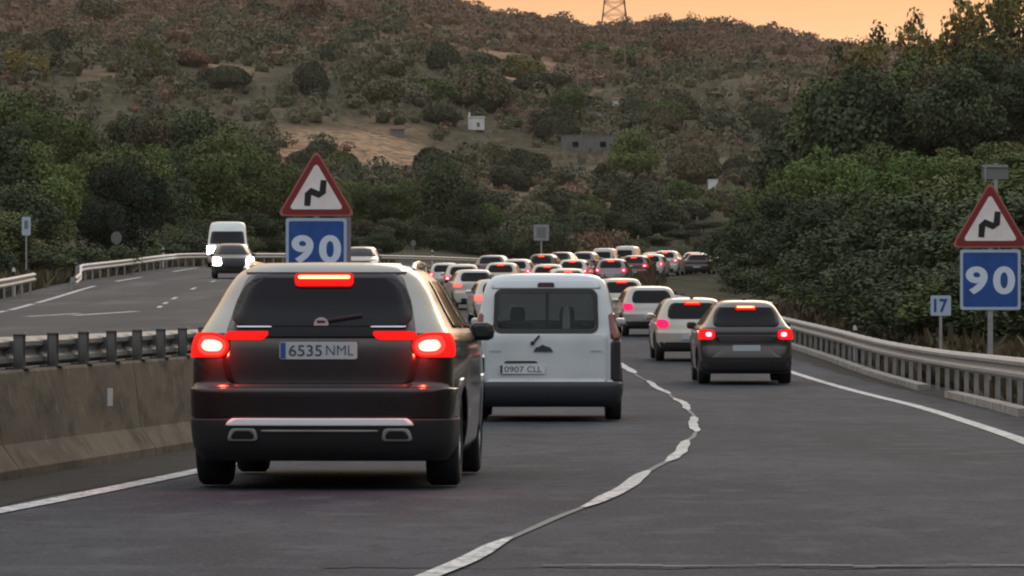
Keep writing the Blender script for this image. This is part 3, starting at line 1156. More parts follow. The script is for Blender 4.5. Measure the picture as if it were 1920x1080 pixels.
def drape_ring(sh, rows, rad, wd, eps, mat, name, end=0, n=10):
    """rounded frame around a window on the rear face"""
    rows = sorted(rows)
    zs = [r[0] for r in rows]
    z0, z1 = zs[0], zs[-1]
    hx = lambda z: float(np.interp(z, zs, [r[2] for r in rows]))
    V = []
    K = 0
    for off in (0, wd):
        pts = rounded_poly([(-hx(z0) + off, z0 + off), (hx(z0) - off, z0 + off), (hx(z1) - off, z1 - off), (-hx(z1) + off, z1 - off)], max(rad - off, .02), 6)
        big = []
        for i, p in enumerate(pts):
            q = pts[(i + 1) % len(pts)]
            m = 8 if math.hypot(q[0] - p[0], q[1] - p[1]) > .2 else 1
            for j in range(m):
                big.append((p[0] + (q[0] - p[0]) * j / m, p[1] + (q[1] - p[1]) * j / m))
        K = len(big)
        for e in (eps, eps - .02):
            for (x, z) in big:
                S = sh.s_of(x, z, end)
                V.append(sh.pt(S, z, end) + sh.normal(S, z, end) * e)
    Q = []
    for i in range(K):
        j = (i + 1) % K
        Q += [(i, j, 2 * K + j, 2 * K + i), (i, K + i, K + j, j), (2 * K + i, 2 * K + j, 3 * K + j, 3 * K + i)]
    me = new_mesh(name, V, Q, mat)
    bm = bmesh.new()
    bm.from_mesh(me)
    bmesh.ops.recalc_face_normals(bm, faces=bm.faces)
    bm.to_mesh(me)
    bm.free()
    return me


def shell_mesh(sh, mat, wheels, R, q=1.0, cut=None, upper=None):
    z = np.array(sh.z)
    zs = [z[0]]
    for a, b in zip(z[:-1], z[1:]):
        n = max(2, int(math.ceil((b - a) / (.035 / q))))
        zs += list(a + (b - a) * np.arange(1, n + 1) / n)
    nf, nc = max(4, int(8 * q)), max(3, int(7 * q))
    ns = int(70 * q)
    V = []
    half = None
    for zz in zs:
        w, yr, yf = float(sh.w(zz)), float(sh.yr(zz)), float(sh.yf(zz))
        def ss(end):
            r = min(float((sh.rf if end else sh.rr)(zz)), w * .9, (yf - yr) * .45)
            a = [(w - r) * i / nf for i in range(nf)]
            b = [(w - r) + r * 1.25 * i / nc for i in range(nc + 1)]
            return a + b
        rear = [sh.pt(S, zz, 0) for S in ss(0)]
        front = [sh.pt(S, zz, 1) for S in ss(1)]
        y0, y1 = rear[-1].y, front[-1].y
        side = []
        for i in range(1, ns):
            y = y0 + (y1 - y0) * i / ns
            x = sh._taper(w, y)
            for yw in wheels:
                dd = math.hypot(y - yw, zz - .33)
                if dd < R:
                    x -= .22
                    break
            side.append(Vector((x, y, zz)))
        row = rear + side + front[::-1]
        half = len(row)
        V += row + [Vector((-p.x, p.y, p.z)) for p in row[-2:0:-1]]
    N = 2 * half - 2
    Q = []
    for i in range(len(zs) - 1):
        for j in range(N):
            k = (j + 1) % N
            f = (i * N + j, i * N + k, (i + 1) * N + k, (i + 1) * N + j)
            if cut is not None:
                c = (V[f[0]] + V[f[1]] + V[f[2]] + V[f[3]]) / 4
                if cut(c):
                    continue
            Q.append(f)
    Q.append(tuple(range(N - 1, -1, -1)))
    Q.append(tuple(range((len(zs) - 1) * N, len(zs) * N)))
    me = new_mesh("body", V, Q, mat, True)
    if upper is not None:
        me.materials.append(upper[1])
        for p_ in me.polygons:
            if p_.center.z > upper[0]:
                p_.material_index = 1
    return me


def lathe_x(prof, n=28):
    """prof: list of (x, r) revolved around the x axis"""
    V, Q = [], []
    m = len(prof)
    for i in range(n):
        t = 2 * math.pi * i / n
        V += [(x, r * math.cos(t), r * math.sin(t)) for x, r in prof]
    for i in range(n):
        for j in range(m - 1):
            a, b = i * m + j, ((i + 1) % n) * m + j
            Q.append((a, a + 1, b + 1, b))
    return V, Q


_wheel = {}


def wheel_meshes(R, W, n):
    key = (R, W, n)
    if key not in _wheel:
        V, Q = lathe_x([(-W / 2 + .02, R * .62), (-W / 2, R * .72), (-W / 2 + .005, R * .93), (-W / 2 + .03, R), (W / 2 - .03, R), (W / 2 - .005, R * .93), (W / 2, R * .72), (W / 2 - .02, R * .62)], n)
        ty = new_mesh("tyre", V, Q, m_tyre, True)
        b = MB()
        V, Q = lathe_x([(W / 2 - .02, R * .63), (W / 2 - .015, R * .58), (W / 2 - .07, R * .55), (-W / 2 + .02, R * .55)], n)
        b.add(V, Q)
        for k in range(5):
            t = k * 2 * math.pi / 5
            b.box((W / 2 - .05, math.cos(t) * R * .3, math.sin(t) * R * .3), (.03, .07, R * .6), Matrix.Rotation(t - math.pi / 2, 3, 'X'))
        V, Q = lathe_x([(W / 2 - .02, 0.001), (W / 2 - .02, R * .14), (W / 2 - .08, R * .16)], 10)
        b.add(V, Q)
        V, Q = lathe_x([(W / 2 - .1, 0.001), (W / 2 - .1, R * .56)], n)
        b.add(V, Q)
        _wheel[key] = (ty, b.mesh("rim", m_rim))
    return _wheel[key]


def mirror_mesh(mat, s=1.0):
    V, Q = [], []
    prof = [(-.5, .55), (-.35, .9), (0, 1.0), (.4, .8), (.5, .3)]
    n = 10
    for (t, k) in prof:
        for i in range(n):
            a = 2 * math.pi * i / n
            c, q = math.cos(a), math.sin(a)
            V.append((math.copysign(abs(c)**.6, c) * .115 * k * s, t * .16 * s, math.copysign(abs(q)**.6, q) * .085 * k * s))
    for i in range(len(prof) - 1):
        for j in range(n):
            Q.append((i * n + j, i * n + (j + 1) % n, (i + 1) * n + (j + 1) % n, (i + 1) * n + j))
    Q += [tuple(range(n - 1, -1, -1)), tuple(range(len(V) - n, len(V)))]
    return new_mesh("mirror", V, Q, mat, False)


def paint(name, col, rough=.28, metal=.2):
    return M(name, col, rough, metal, coat=.7, noise=[(1.4, 4, tuple(c * .78 for c in col), .45, .8, (1, 1, 1.6))])


KEYS = dict(
    suv=[(.205, .84, .14, 4.42, .16), (.30, .90, .04, 4.52, .2), (.50, .92, .0, 4.56, .2), (.70, .925, .0, 4.56, .2), (.74, .925, .040, 4.54, .2), (.90, .922, .050, 4.48, .2),
         (1.02, .91, .062, 4.3, .2), (1.07, .895, .075, 3.95, .22), (1.12, .865, .11, 3.4, .24), (1.30, .765, .29, 3.0, .26), (1.45, .685, .39, 2.66, .26), (1.53, .625, .45, 2.42, .26),
         (1.575, .56, .53, 2.24, .26), (1.60, .46, .66, 2.1, .26), (1.615, .28, .9, 1.9, .2)],
    van=[(.19, .80, .12, 4.12, .12), (.26, .89, .03, 4.19, .13), (.38, .915, .0, 4.21, .13), (.46, .915, .0, 4.2, .13), (.50, .905, .055, 4.18, .12), (1.0, .90, .06, 4.08, .12), (1.1, .885, .075, 3.75, .12),
         (1.18, .86, .10, 3.35, .13), (1.4, .81, .14, 3.08, .14), (1.65, .755, .195, 2.72, .15), (1.75, .72, .235, 2.55, .17), (1.815, .665, .29, 2.36, .2), (1.855, .56, .38, 2.15, .22), (1.875, .35, .6, 1.95, .2)],
    hatch=[(.22, .80, .12, 4.05, .18), (.32, .865, .03, 4.14, .22), (.5, .885, .0, 4.17, .24), (.66, .885, .0, 4.16, .24), (.70, .88, .04, 4.14, .24), (.86, .87, .09, 4.0, .25), (.92, .855, .12, 3.6, .25),
           (.98, .835, .16, 3.15, .26), (1.15, .76, .25, 2.8, .26), (1.32, .675, .36, 2.42, .26), (1.39, .61, .43, 2.24, .26), (1.43, .52, .54, 2.08, .26), (1.455, .3, .8, 1.85, .2)],
    bigvan=[(.25, .90, .1, 5.5, .1), (.4, .96, .0, 5.6, .12), (.6, .98, .0, 5.62, .12), (.9, .98, .04, 5.58, .12), (1.1, .975, .05, 5.4, .12), (1.25, .96, .06, 5.0, .12), (1.9, .89, .1, 4.45, .14),
            (2.35, .82, .13, 4.0, .16), (2.48, .76, .2, 3.8, .2), (2.55, .5, .4, 3.5, .2)],
)
KEYS['cross'] = [(k[0], (k[1] if k[0] < .8 else k[1] + .012 if k[0] < 1.1 else k[1] * (.985 - .10 * min(1, (k[0] - 1.1) / .45))), *k[2:]) for k in KEYS['suv']]
KEYS['cross'] = [((z_, w_, (yr_ + (.03 if .5 < z_ < .72 else 0)), *r_) if True else None) for (z_, w_, yr_, *r_) in KEYS['cross']]
WH = dict(suv=(.88, 3.56, .345, .24), van=(.72, 3.38, .31, .20), hatch=(.74, 3.28, .31, .21), bigvan=(1.2, 4.6, .34, .22))


def place(t, x, d, left=False, h=None, back=False):
    zf = ZL if left else ZR
    if left:
        hd = -math.atan(float(XL(d + 2) - XL(d - 2)) / 4)
    else:
        hd = -math.atan(float(C(d + 2) - C(d - 2)) / 4)
    if h is not None:
        hd = h
    sl = math.atan(float(zf(d + 4) - zf(d)) / 4)
    t.location = (x, d, float(zf(d)) + .012)
    if back:
        t.rotation_euler = (-sl, 0, hd + math.pi)
        t.location[1] = d
    else:
        t.rotation_euler = (sl, 0, hd)


def car(name, label, kind, col, q=1.0, sw=1.0, sh=1.0, sl=1.0, lit=0, lens=None, core=None, group=None, detail=1, lower=True, win=None, lamp=None, plate=None, brake=0, core_mat=None,
        glass=None, upper=None, cat="car", brakemat=None):
    """lit: tail lamps glow; brake: high brake light glows"""
    t = thing(name, label, cat, group=group)
    s = Shell(KEYS['cross' if name == 'crossover' else kind], sw, sh, sl)
    y0, y1, R, TW = WH[kind]
    y1 = y1 * sl
    body = link("body", shell_mesh(s, col, (y0, y1), R + .06, q, None, upper), t)
    g = glass or m_glass
    H = s.z[-1]
    ty, rm = wheel_meshes(R, TW, 28 if q > .8 else 16)
    for yy in (y0, y1):
        for sg in (1, -1):
            w = link("wheel", ty, t, (sg * (s.side(yy, R) - TW / 2 + .005), yy, R), (0, 0, 0 if sg > 0 else math.pi))
            link("rim", rm, w)
    # wheel arches
    if q > .45:
        for yy in (y0, y1):
            for sg in (1, -1):
                b = MB()
                V, Q = [], []
                n = 14
                for i in range(n + 1):
                    a = math.radians(-8 + 196 * i / n)
                    for rr_, e in ((R + .035, .0), (R + .035, .014), (R + .09, .012), (R + .09, -.01)):
                        y, z = yy + rr_ * math.cos(a), .33 + rr_ * math.sin(a)
                        V.append((sg * (s.side(y, max(z, s.z[0] + .01)) + e), y, z))
                for i in range(n):
                    for j in range(3):
                        Q.append((i * 4 + j, i * 4 + j + 1, i * 4 + 4 + j + 1, i * 4 + 4 + j))
                b.add(V, Q)
                link("wheel_arch", b.mesh("wheel_arch", m_plastic if lower else col), t)
    kw = dict(nr=12 if q > .8 else 6, nc=16 if q > .8 else 8)
    z = lambda f: f * sh
    wins = win or {'suv': [(1.14, .655), (1.30, .62), (1.49, .53)], 'van': [(1.11, .645), (1.66, .625)], 'hatch': [(.97, .62), (1.15, .60), (1.33, .52)], 'bigvan': [(1.3, .7), (1.9, .68)]}[kind]
    rows = [(zz * sh, -a * sw, a * sw) for zz, a in wins]
    lowp = {'suv': (.245, .46), 'van': (.20, .47), 'hatch': (.23, .44), 'bigvan': (.27, .60)}[kind]
    if detail:
        if lower:
            link("rear_bumper", drape(s, [(z(lowp[0]), -10.12, 10.12), (z(lowp[1]), -10.30, 10.30)], .014, m_plastic, "rear_bumper", .03, end=0, **kw), t)
        if kind != 'bigvan' and kind != 'van':
            link("rear_window", drape(s, rows, .016, g, "rear_window", .08, **kw), t)
    # side glass
    ys = {'suv': (.95, 1.14, 1.48), 'van': (2.0, 1.14, 1.6), 'hatch': (.85, .98, 1.31), 'bigvan': (3.3, 1.35, 1.9)}[kind]
    for sg in (1, -1):
        n = 0
        ztop, zbot = z(ys[2]), z(ys[1])
        yfb, yft = float(s.yf(zbot)) - .30, float(s.yf(ztop)) - .22
        yb = ys[0]
        mid = (yb + yfb) / 2
        for (a0, a1, b0, b1) in ((yb - .08, mid - .04, yb + .12, mid - .04), (mid + .04, yfb, mid + .04, yft)):
            link("side_window", drape(s, [(zbot, a0, a1), (ztop, b0, b1)], .008, g, "side_window", .03, nr=6, nc=6, mode='side', sgn=sg), t)
    wz = {'suv': (1.14, 1.52), 'van': (1.2, 1.74), 'hatch': (1.0, 1.38), 'bigvan': (1.3, 2.0)}[kind]
    ww = lambda f: float(s.w(z(f)))
    link("windscreen", drape(s, [(z(wz[0]), -ww(wz[0]) * .9, ww(wz[0]) * .9), (z(wz[1]), -ww(wz[1]) * .86, ww(wz[1]) * .86)], .01, g, "windscreen", .05, end=1, **kw), t)
    # mirrors
    zm = {'suv': 1.11, 'van': 1.22, 'hatch': 1.0, 'bigvan': 1.45}[kind] * sh
    ym = float(s.yf(zm)) - .42
    for sg in (1, -1):
        link("mirror", mirror_mesh(m_plastic if kind != 'hatch' else col, .85), t, (sg * (s.side(ym, zm) + .07), ym, zm))
    lens = lens or (m_lens if lit else m_lens_off)
    core = core_mat or m_core
    lamps = lamp or {'suv': ((.90, 1.06), .60, 10.10, (.93, 1.02), .68, .84), 'hatch': ((.74, .93), .60, 10.10, (.79, .88), .68, .80), 'van': ((.70, 1.35), .80, 10.06, None, 0, 0),
                     'bigvan': ((.7, 1.25), .86, 10.05, None, 0, 0)}[kind]
    for sg in (1, -1):
        (a, b), x0, x1, cz, c0, c1 = lamps
        lo, hi = (x0 * sw if x0 < 9 else x0), (x1 * sw if x1 < 9 else x1)
        r_ = [(z(a), sg * lo, sg * hi), (z(b), sg * lo, sg * hi)]
        if sg < 0:
            r_ = [(q_[0], q_[2], q_[1]) for q_ in r_]
        ln = link("tail_lamp", drape(s, r_, .022, lens, "tail_lamp", .085, nr=10, nc=12), t)
        if lit and cz:
            r_ = [(z(cz[0]), sg * c0 * sw, sg * c1 * sw), (z(cz[1]), sg * c0 * sw, sg * c1 * sw)]
            if sg < 0:
                r_ = [(q_[0], q_[2], q_[1]) for q_ in r_]
            link("bulb", drape(s, r_, .031, core, "bulb", .045 if q > 1.3 else .035, nr=8, nc=8), ln)
            if q > 1.3:
                r2_ = [(r_[0][0] - .028, r_[0][1] - .028, r_[0][2] + .028), (r_[1][0] + .028, r_[1][1] - .028, r_[1][2] + .028)]
                link("reflector_or_halo", drape(s, r2_, .0265, m_mid, "lamp_halo", .07, nr=10, nc=10), ln)  # added halo of lamp glow around the bulb, drawn as an emissive patch
    bz = {'suv': 1.455, 'van': 1.715, 'hatch': 1.315, 'bigvan': 2.3}[kind] * sh
    if brake:
        o = link("brake_light", drape(s, [(bz - .04, -.20, .20), (bz + .035, -.20, .20)], .05, m_lens, "brake_light", .02, nr=4, nc=8, thick=.05), t)
        link("brake_strip", drape(s, [(bz - .012, -.17, .17), (bz + .016, -.17, .17)], .054, brakemat or m_brake_dim, "brake_strip", .008, nr=3, nc=8), o)
    # number plate
    pz = {'suv': .60, 'van': .88, 'hatch': .56, 'bigvan': .62}[kind] if plate is None else plate
    pz *= sh
    c = s.pt(0, pz)
    b = MB()
    b.prism(rounded_poly([(-.26, -.055), (.26, -.055), (.26, .055), (-.26, .055)], .012), -.012, 0)
    link("number_plate", b.mesh("number_plate", m_plate), t, (0, c.y - .02, pz))
    # front lamps and grille
    fz = {'suv': (.78, .92), 'van': (.78, .98), 'hatch': (.66, .80), 'bigvan': (.85, 1.1)}[kind]
    if lit == 2:
        fz = (fz[0] - .10, fz[1] + .08)
    for sg in (1, -1):
        r_ = [(z(fz[0]), sg * .55 * sw, sg * 10.05), (z(fz[1]), sg * .58 * sw, sg * 10.1)]
        if sg < 0:
            r_ = [(q_[0], q_[2], q_[1]) for q_ in r_]
        link("headlamp", drape(s, r_, .012, m_chrome if not lit == 2 else m_head, "headlamp", .04, nr=4, nc=8, end=1), t)
    link("grille", drape(s, [(z(fz[0]) - .12, -.42, .42), (z(fz[1]) - .02, -.48, .48)], .012, m_plastic, "grille", .03, nr=4, nc=8, end=1), t)
    return t, s, body


# --- the dark SUV right ahead
p_suv = paint("suv_dark_brown_paint", (0.017, 0.013, 0.014), .2, .3)
p_suv_up = paint("suv_roof_sky_sheen_paint", (0.37, 0.345, 0.30), .26, .8)  # pale sky reflection put into the colour of roof and pillars
t, S, body = car("suv", "dark SUV in the left lane, sky sheen painted on roof and pillars, all lamps glowing red", 'suv', p_suv, 1.6, 1.045, .985, lit=1, brake=0, upper=(1.085, p_suv_up),
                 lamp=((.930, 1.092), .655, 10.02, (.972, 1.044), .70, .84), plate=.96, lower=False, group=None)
link("tailgate", drape(S, [(.735, -.70, .70), (.90, -.74, .74), (1.12, -.70, .70), (1.30, -.645, .645), (1.50, -.56, .56)], .008, p_suv, "tailgate", .05, nr=24, nc=24), t)
link("tailgate_trim", drape(S, [(1.05, -.62, .62), (1.15, -.655, .655)], .0135, m_glass, "tailgate_trim", .01, nr=4, nc=18), t)
link("rear_bumper", drape(S, [(.50, -10.3, 10.3), (.70, -10.25, 10.25)], .016, p_suv, "rear_bumper", .03, nr=8, nc=40), t)
link("lower_bumper", drape(S, [(.21, -10.15, 10.15), (.30, -10.32, 10.32), (.49, -10.34, 10.34)], .02, m_plastic, "lower_bumper", .02, nr=8, nc=40), t)
link("tailgate_shadow_gap", drape(S, [(.705, -.66, .66), (.738, -.70, .70)], .006, m_plastic, "tailgate_gap", .01, nr=3, nc=20), t)
m_strip = M("bumper_chrome_strip", (.92, .94, .97), .5, .1)
link("chrome_strip", drape(S, [(.447, -.71, .71), (.475, -.69, .69), (.495, -.66, .66)], .034, m_strip, "chrome_strip", .01, nr=4, nc=30), t)
link("trim_line", drape(S, [(.405, -.44, .44), (.418, -.44, .44)], .030, m_galv, "trim_line", .0, nr=2, nc=12), t)
for sg in (1, -1):
    for (nm, z0, z1, x0, x1, e, mm) in (("exhaust_trim", .345, .428, .46, .70, .032, m_galv), ("exhaust_opening", .360, .414, .485, .675, .036, m_black)):
        r_ = [(z0, sg * x0, sg * x1), (z1, sg * (x0 + .02), sg * (x1 - .03))]
        if sg < 0:
            r_ = [(a, c, b) for a, b, c in r_]
        link(nm, drape(S, r_, e, mm, nm, .025, nr=6, nc=8), t)
    # inner lamp bar and thin trim above it
    r_ = [(1.036, sg * .42, sg * .72), (1.088, sg * .375, sg * .72)]
    r2 = [(1.112, sg * .37, sg * .63), (1.122, sg * .37, sg * .63)]
    if sg < 0:
        r_ = [(a, c, b) for a, b, c in r_]
        r2 = [(a, c, b) for a, b, c in r2]
    link("inner_lamp", drape(S, r_, .0195, m_lens, "inner_lamp", .03, nr=6, nc=8), t)
    link("trim_strip", drape(S, r2, .022, m_chrome, "trim_strip", .0, nr=2, nc=8), t)
    # roof rail
    b = MB()
    pts = [(sg * .60, .80, 1.535), (sg * .60, .92, 1.572), (sg * .605, 1.3, 1.59), (sg * .60, 2.1, 1.585), (sg * .59, 2.35, 1.55)]
    for a_, b_ in zip(pts[:-1], pts[1:]):
        b.bar(a_, b_, .017, 8)
    link("roof_rail", b.mesh("roof_rail", m_chrome), t)
    # lamp light on the bodywork and road
    L_ = bpy.data.lights.new("tail_lamp_light", 'POINT')
    L_.energy = 9.0
    L_.color = (1.0, .045, .018)
    L_.shadow_soft_size = .02
    lo = bpy.data.objects.new("tail_lamp_light", L_)
    COL.objects.link(lo)
    lo.parent = t
    c_ = S.pt(S.s_of(sg * .80, .99), .99)
    lo.location = (c_.x, c_.y - .12, .97)
b = drape(S, [(1.405, -.215, .215), (1.478, -.215, .215)], .05, m_lens, "brake_light", .025, nr=6, nc=12, thick=.05)
bl = link("brake_light", b, t)
link("brake_strip", drape(S, [(1.440, -.19, .19), (1.462, -.19, .19)], .054, m_brake, "brake_strip", .01, nr=3, nc=12), bl)
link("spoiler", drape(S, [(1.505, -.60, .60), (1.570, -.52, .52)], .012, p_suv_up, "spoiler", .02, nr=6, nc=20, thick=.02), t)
b = MB()
c0, c1 = S.pt(.0, 1.17), S.pt(.30, 1.215)
b.bar((c0.x, c0.y - .045, 1.17), (c1.x, c1.y - .045, 1.215), .008, 6)
b.bar((c0.x, c0.y - .0, 1.165), (c0.x, c0.y - .05, 1.165), .022, 8)
link("wiper", b.mesh("rear_wiper", m_plastic), t)
# emblem and plate with its writing
c = S.pt(0, 1.15)
b = MB()
b.prism([(.050 * math.cos(k * math.pi / 12), .046 * math.sin(k * math.pi / 12)) for k in range(24)], -.016, .0)
em = link("emblem", b.mesh("emblem", M("emblem_matt_silver", (.42, .42, .43), .6)), t, (0, c.y - .018, 1.15))
b = MB()
b.box((0, -.019, .016), (.056, .004, .016))
link("emblem_bar", b.mesh("emblem_bar", m_plastic), em)
c = S.pt(0, .965)
for ch in list(t.children):
    if ch.name.startswith("number_plate"):
        bpy.data.objects.remove(ch)
b = MB()
b.prism(rounded_poly([(-.27, -.060), (.27, -.060), (.27, .060), (-.27, .060)], .015), -.014, 0)
pl = link("number_plate", b.mesh("number_plate", m_plate), t, (-.01, c.y - .028, .965))
b = MB()
b.prism([(-.264, -.055), (-.228, -.055), (-.228, .055), (-.264, .055)], -.0165, -.0141)
link("blue_band", b.mesh("plate_band", m_blue), pl)
link("plate_digits", text_mesh("plate_digits", "6535", 1, m_plate_ink, .004, .001, (.23, .078)), pl, (-.09, -.016, 0))
link("plate_letters", text_mesh("plate_letters", "NML", 1, m_plate_ink, -.012, .001, (.19, .068)), pl, (.15, -.016, .002))
b = MB()
b.box((0, 1.0, .30), (.9, .09, .09))
b.bar((-.55, .85, .3), (.55, .85, .3), .03)
b.box((0, 2.6, .22), (.9, 1.4, .06))
link("axle", b.mesh("axle", m_plastic), t)
place(t, -1.335, 29.6, h=-.042)

# --- the white van
p_van = paint("van_white_paint", (0.60, 0.64, 0.67), .42, .0)
t = thing("van", "small white panel van in the left lane, ahead of the dark SUV", "van")
S = Shell(KEYS['van'], 1, 1, 1, taper=.04, bow=.03)


def vancut(c):
    if c.y < .5 and abs(c.x) < .585 and 1.165 < c.z < 1.605:
        return True
    return c.y > 2.3 and abs(c.x) < .60 and 1.25 < c.z < 1.70


link("body", shell_mesh(S, p_van, (.72, 3.38), .37, 1.5, vancut), t)
ty, rm = wheel_meshes(.31, .20, 28)
for yy in (.72, 3.38):
    for sg in (1, -1):
        w = link("wheel", ty, t, (sg * (S.side(yy, .31) - .095), yy, .31), (0, 0, 0 if sg > 0 else math.pi))
        link("rim", rm, w)
link("rear_bumper", drape(S, [(.195, -10.10, 10.10), (.26, -10.25, 10.25), (.475, -10.25, 10.25)], .022, M("bumper_blue_black", (.020, .024, .032), .5), "rear_bumper", .04, nr=10, nc=40), t)
# tailgate: lower leaf and upper surround are separate drapes so the window stays open
link("tailgate", drape(S, [(.487, -.757, .757), (1.10, -.752, .752)], .012, p_van, "tailgate", .02, nr=10, nc=24), t)
link("tailgate_header", drape(S, [(1.672, -.68, .68), (1.775, -.62, .62)], .012, p_van, "tailgate_header", .02, nr=4, nc=24), t)
win = [(1.105, -.65, .65), (1.665, -.63, .63)]
fr = link("window_frame", drape_ring(S, win, .10, .055, .016, m_plastic, "window_frame"), t)
m_vglass = M("clear_tinted_glass", (.30, .34, .34), .05, trans=.88)
link("rear_window", drape(S, [(1.155, -.60, .60), (1.615, -.585, .585)], .012, m_vglass, "rear_window", .06, nr=8, nc=10, thick=.004), t)
link("windscreen", drape(S, [(1.24, -.68, .68), (1.71, -.66, .66)], .012, m_vglass, "windscreen", .06, nr=8, nc=10, end=1, thick=.004), t)
b = MB()
b.prism([(-.02, 1.14), (.02, 1.14), (.02, 1.63), (-.02, 1.63)], .20, .215)
link("window_divider", b.mesh("window_divider", m_plastic), t, (.015, -.03, 0), (math.radians(0), 0, 0))
m_seat = M("seat_fabric", (.10, .10, .105), .9)
m_headr = M("headrest_light_fabric", (.42, .40, .40), .9)
for x in (-.36, .24):
    b = MB()
    b.prism(rounded_poly([(x - .24, .55), (x + .24, .55), (x + .20, 1.22), (x - .20, 1.22)], .06), 2.0, 2.14)
    st = link("seat", b.mesh("seat", m_seat), t)
    b = MB()
    b.prism(rounded_poly([(x - .10, 1.25), (x + .10, 1.25), (x + .08, 1.43), (x - .08, 1.43)], .04), 2.03, 2.11)
    link("headrest", b.mesh("headrest", m_headr), st)
b = MB()
b.prism(rounded_poly([(-.05, 0), (.05, 0), (.035, .28), (-.035, .28)], .03), .30, .36)
link("parcel", b.mesh("pale_bottle_shape", m_headr), t, (.24, 0, 1.16))
for sg in (1, -1):
    r_ = [(.50, sg * .80, sg * 10.05), (1.02, sg * .80, sg * 10.05)]
    r2 = [(1.025, sg * .80, sg * 10.04), (1.36, sg * .765, sg * 10.04)]
    if sg < 0:
        r_ = [(a, c, b) for a, b, c in r_]
        r2 = [(a, c, b) for a, b, c in r2]
    link("corner_trim", drape(S, r_, .014, m_plastic, "corner_trim", .03, nr=6, nc=6), t)
    link("tail_lamp", drape(S, r2, .016, m_lens_off, "tail_lamp", .03, nr=6, nc=6), t)
    link("mirror", mirror_mesh(p_van, .55), t, (sg * .90, 3.0, 1.26))
    link("side_window", drape(S, [(1.14, 2.3, 3.05), (1.6, 2.3, 2.55)], .008, m_glass, "side_window", .03, nr=5, nc=6, mode='side', sgn=sg), t)
    b = MB()
    b.bar((sg * .66, .55, 1.845), (sg * .67, 2.2, 1.865), .018, 8)
    b.bar((sg * .66, .55, 1.845), (sg * .66, .45, 1.80), .018, 8)
    link("roof_rail", b.mesh("roof_rail", m_plastic), t)
    for yy in (.72, 3.38):
        V, Q = [], []
        for i in range(15):
            a = math.radians(-8 + 196 * i / 14)
            for rr_, e in ((.345, .0), (.345, .014), (.39, .012), (.39, -.01)):
                y, z = yy + rr_ * math.cos(a), .33 + rr_ * math.sin(a)
                V.append((sg * (S.side(y, max(z, .28)) + e), y, z))
        for i in range(14):
            for j in range(3):
                Q.append((i * 4 + j, i * 4 + j + 1, i * 4 + 5 + j, i * 4 + 4 + j))
        b = MB()
        b.add(V, Q)
        link("wheel_arch", b.mesh("wheel_arch", m_plastic), t)
b = MB()
b.prism(rounded_poly([(-.11, -.03), (.11, -.03), (.09, .03), (-.09, .03)], .02), -.02, .0)
link("brake_light", b.mesh("high_brake_light", M("smoked_lens", (.08, .05, .06), .3)), t, (0, S.pt(0, 1.72).y - .008, 1.72))
c = S.pt(0, 1.05)
b = MB()
b.bar((-.165, 0, -.075), (-.075, 0, .03), .013, 6)
b.bar((-.17, .0, -.08), (-.15, .0, -.055), .024, 8)
link("wiper", b.mesh("wiper", m_plastic), t, (0, c.y - .035, 1.05))
b = MB()
b.prism([(-.125, -.03), (.105, -.03), (.07, .02), (.02, .035), (-.02, .055), (-.06, .03), (-.10, .02)], -.022, 0)
link("emblem_handle", b.mesh("emblem_handle", M("dark_green_grey_trim", (.05, .07, .07), .3, .3)), t, (-.02, S.pt(0, .90).y - .01, .91))
b = MB()
b.prism(rounded_poly([(-.24, -.012), (.22, -.012), (.16, .014), (-.17, .014)], .008), -.004, .0)
link("handle_recess", b.mesh("handle_recess", m_black), t, (-.29, S.pt(0, .73).y - .015, .745))
b = MB()
b.box((-.60, 0, 0), (.15, .004, .008))
b.box((.60, 0, 0), (.15, .004, .008))
link("crease", b.mesh("crease", m_galv), t, (0, S.pt(0, .9).y - .014, .885))
b = MB()
b.prism(rounded_poly([(-.27, -.058), (.27, -.058), (.27, .058), (-.27, .058)], .012), -.012, 0)
pl = link("number_plate", b.mesh("number_plate", M("plate_pale", (.66, .70, .72), .4)), t, (-.28, S.pt(0, .64).y - .02, .655))
link("plate_digits", text_mesh("plate_digits", "0907", 1, m_plate_ink, .0, .001, (.23, .075)), pl, (-.095, -.014, 0))
link("plate_letters", text_mesh("plate_letters", "CLL", 1, m_plate_ink, .0, .001, (.17, .075)), pl, (.145, -.014, 0))
b = MB()
b.prism([(-.262, -.05), (-.232, -.05), (-.232, .05), (-.262, .05)], -.0145, -.0121)
link("blue_band", b.mesh("plate_band", m_plate_ink), pl)
b = MB()
b.bar((-.7, .72, .27), (.7, .72, .27), .04)
b.box((0, 2.2, .24), (.9, 1.8, .06))
link("axle", b.mesh("axle", m_plastic), t)
t.scale = (1.05, 1.0, .985)
place(t, .42, 53.0, h=-.018)

# --- right lane: grey crossover, beige hatchback, silver hatchback
p_cross_up = paint("crossover_roof_sky_sheen", (.22, .20, .185), .28, .8)  # sky reflection on the dark body, coloured into its upper part
p_grey = paint("crossover_grey_paint", (0.055, 0.048, 0.052), .26, .5)
t, S, body = car("crossover", "dark grey crossover with painted sky sheen on roof in the right lane, three red lamps lit", 'suv', p_grey, 1.1, .985, .985, .95, lit=1, brake=1, upper=(1.09, p_cross_up), win=[(1.105, .69), (1.30, .64), (1.47, .56)], lens=m_lens, core_mat=m_core_pink,
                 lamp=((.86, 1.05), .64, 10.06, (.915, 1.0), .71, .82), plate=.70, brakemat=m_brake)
link("tailgate_panel", drape(S, [(.80, -.60, .60), (.93, -.64, .64)], .014, p_grey, "tailgate_panel", .04, nr=6, nc=16), t)
link("light_bar", drape(S, [(.955, -.64, .64), (.985, -.64, .64)], .018, m_plastic, "light_bar", .01, nr=3, nc=16), t)
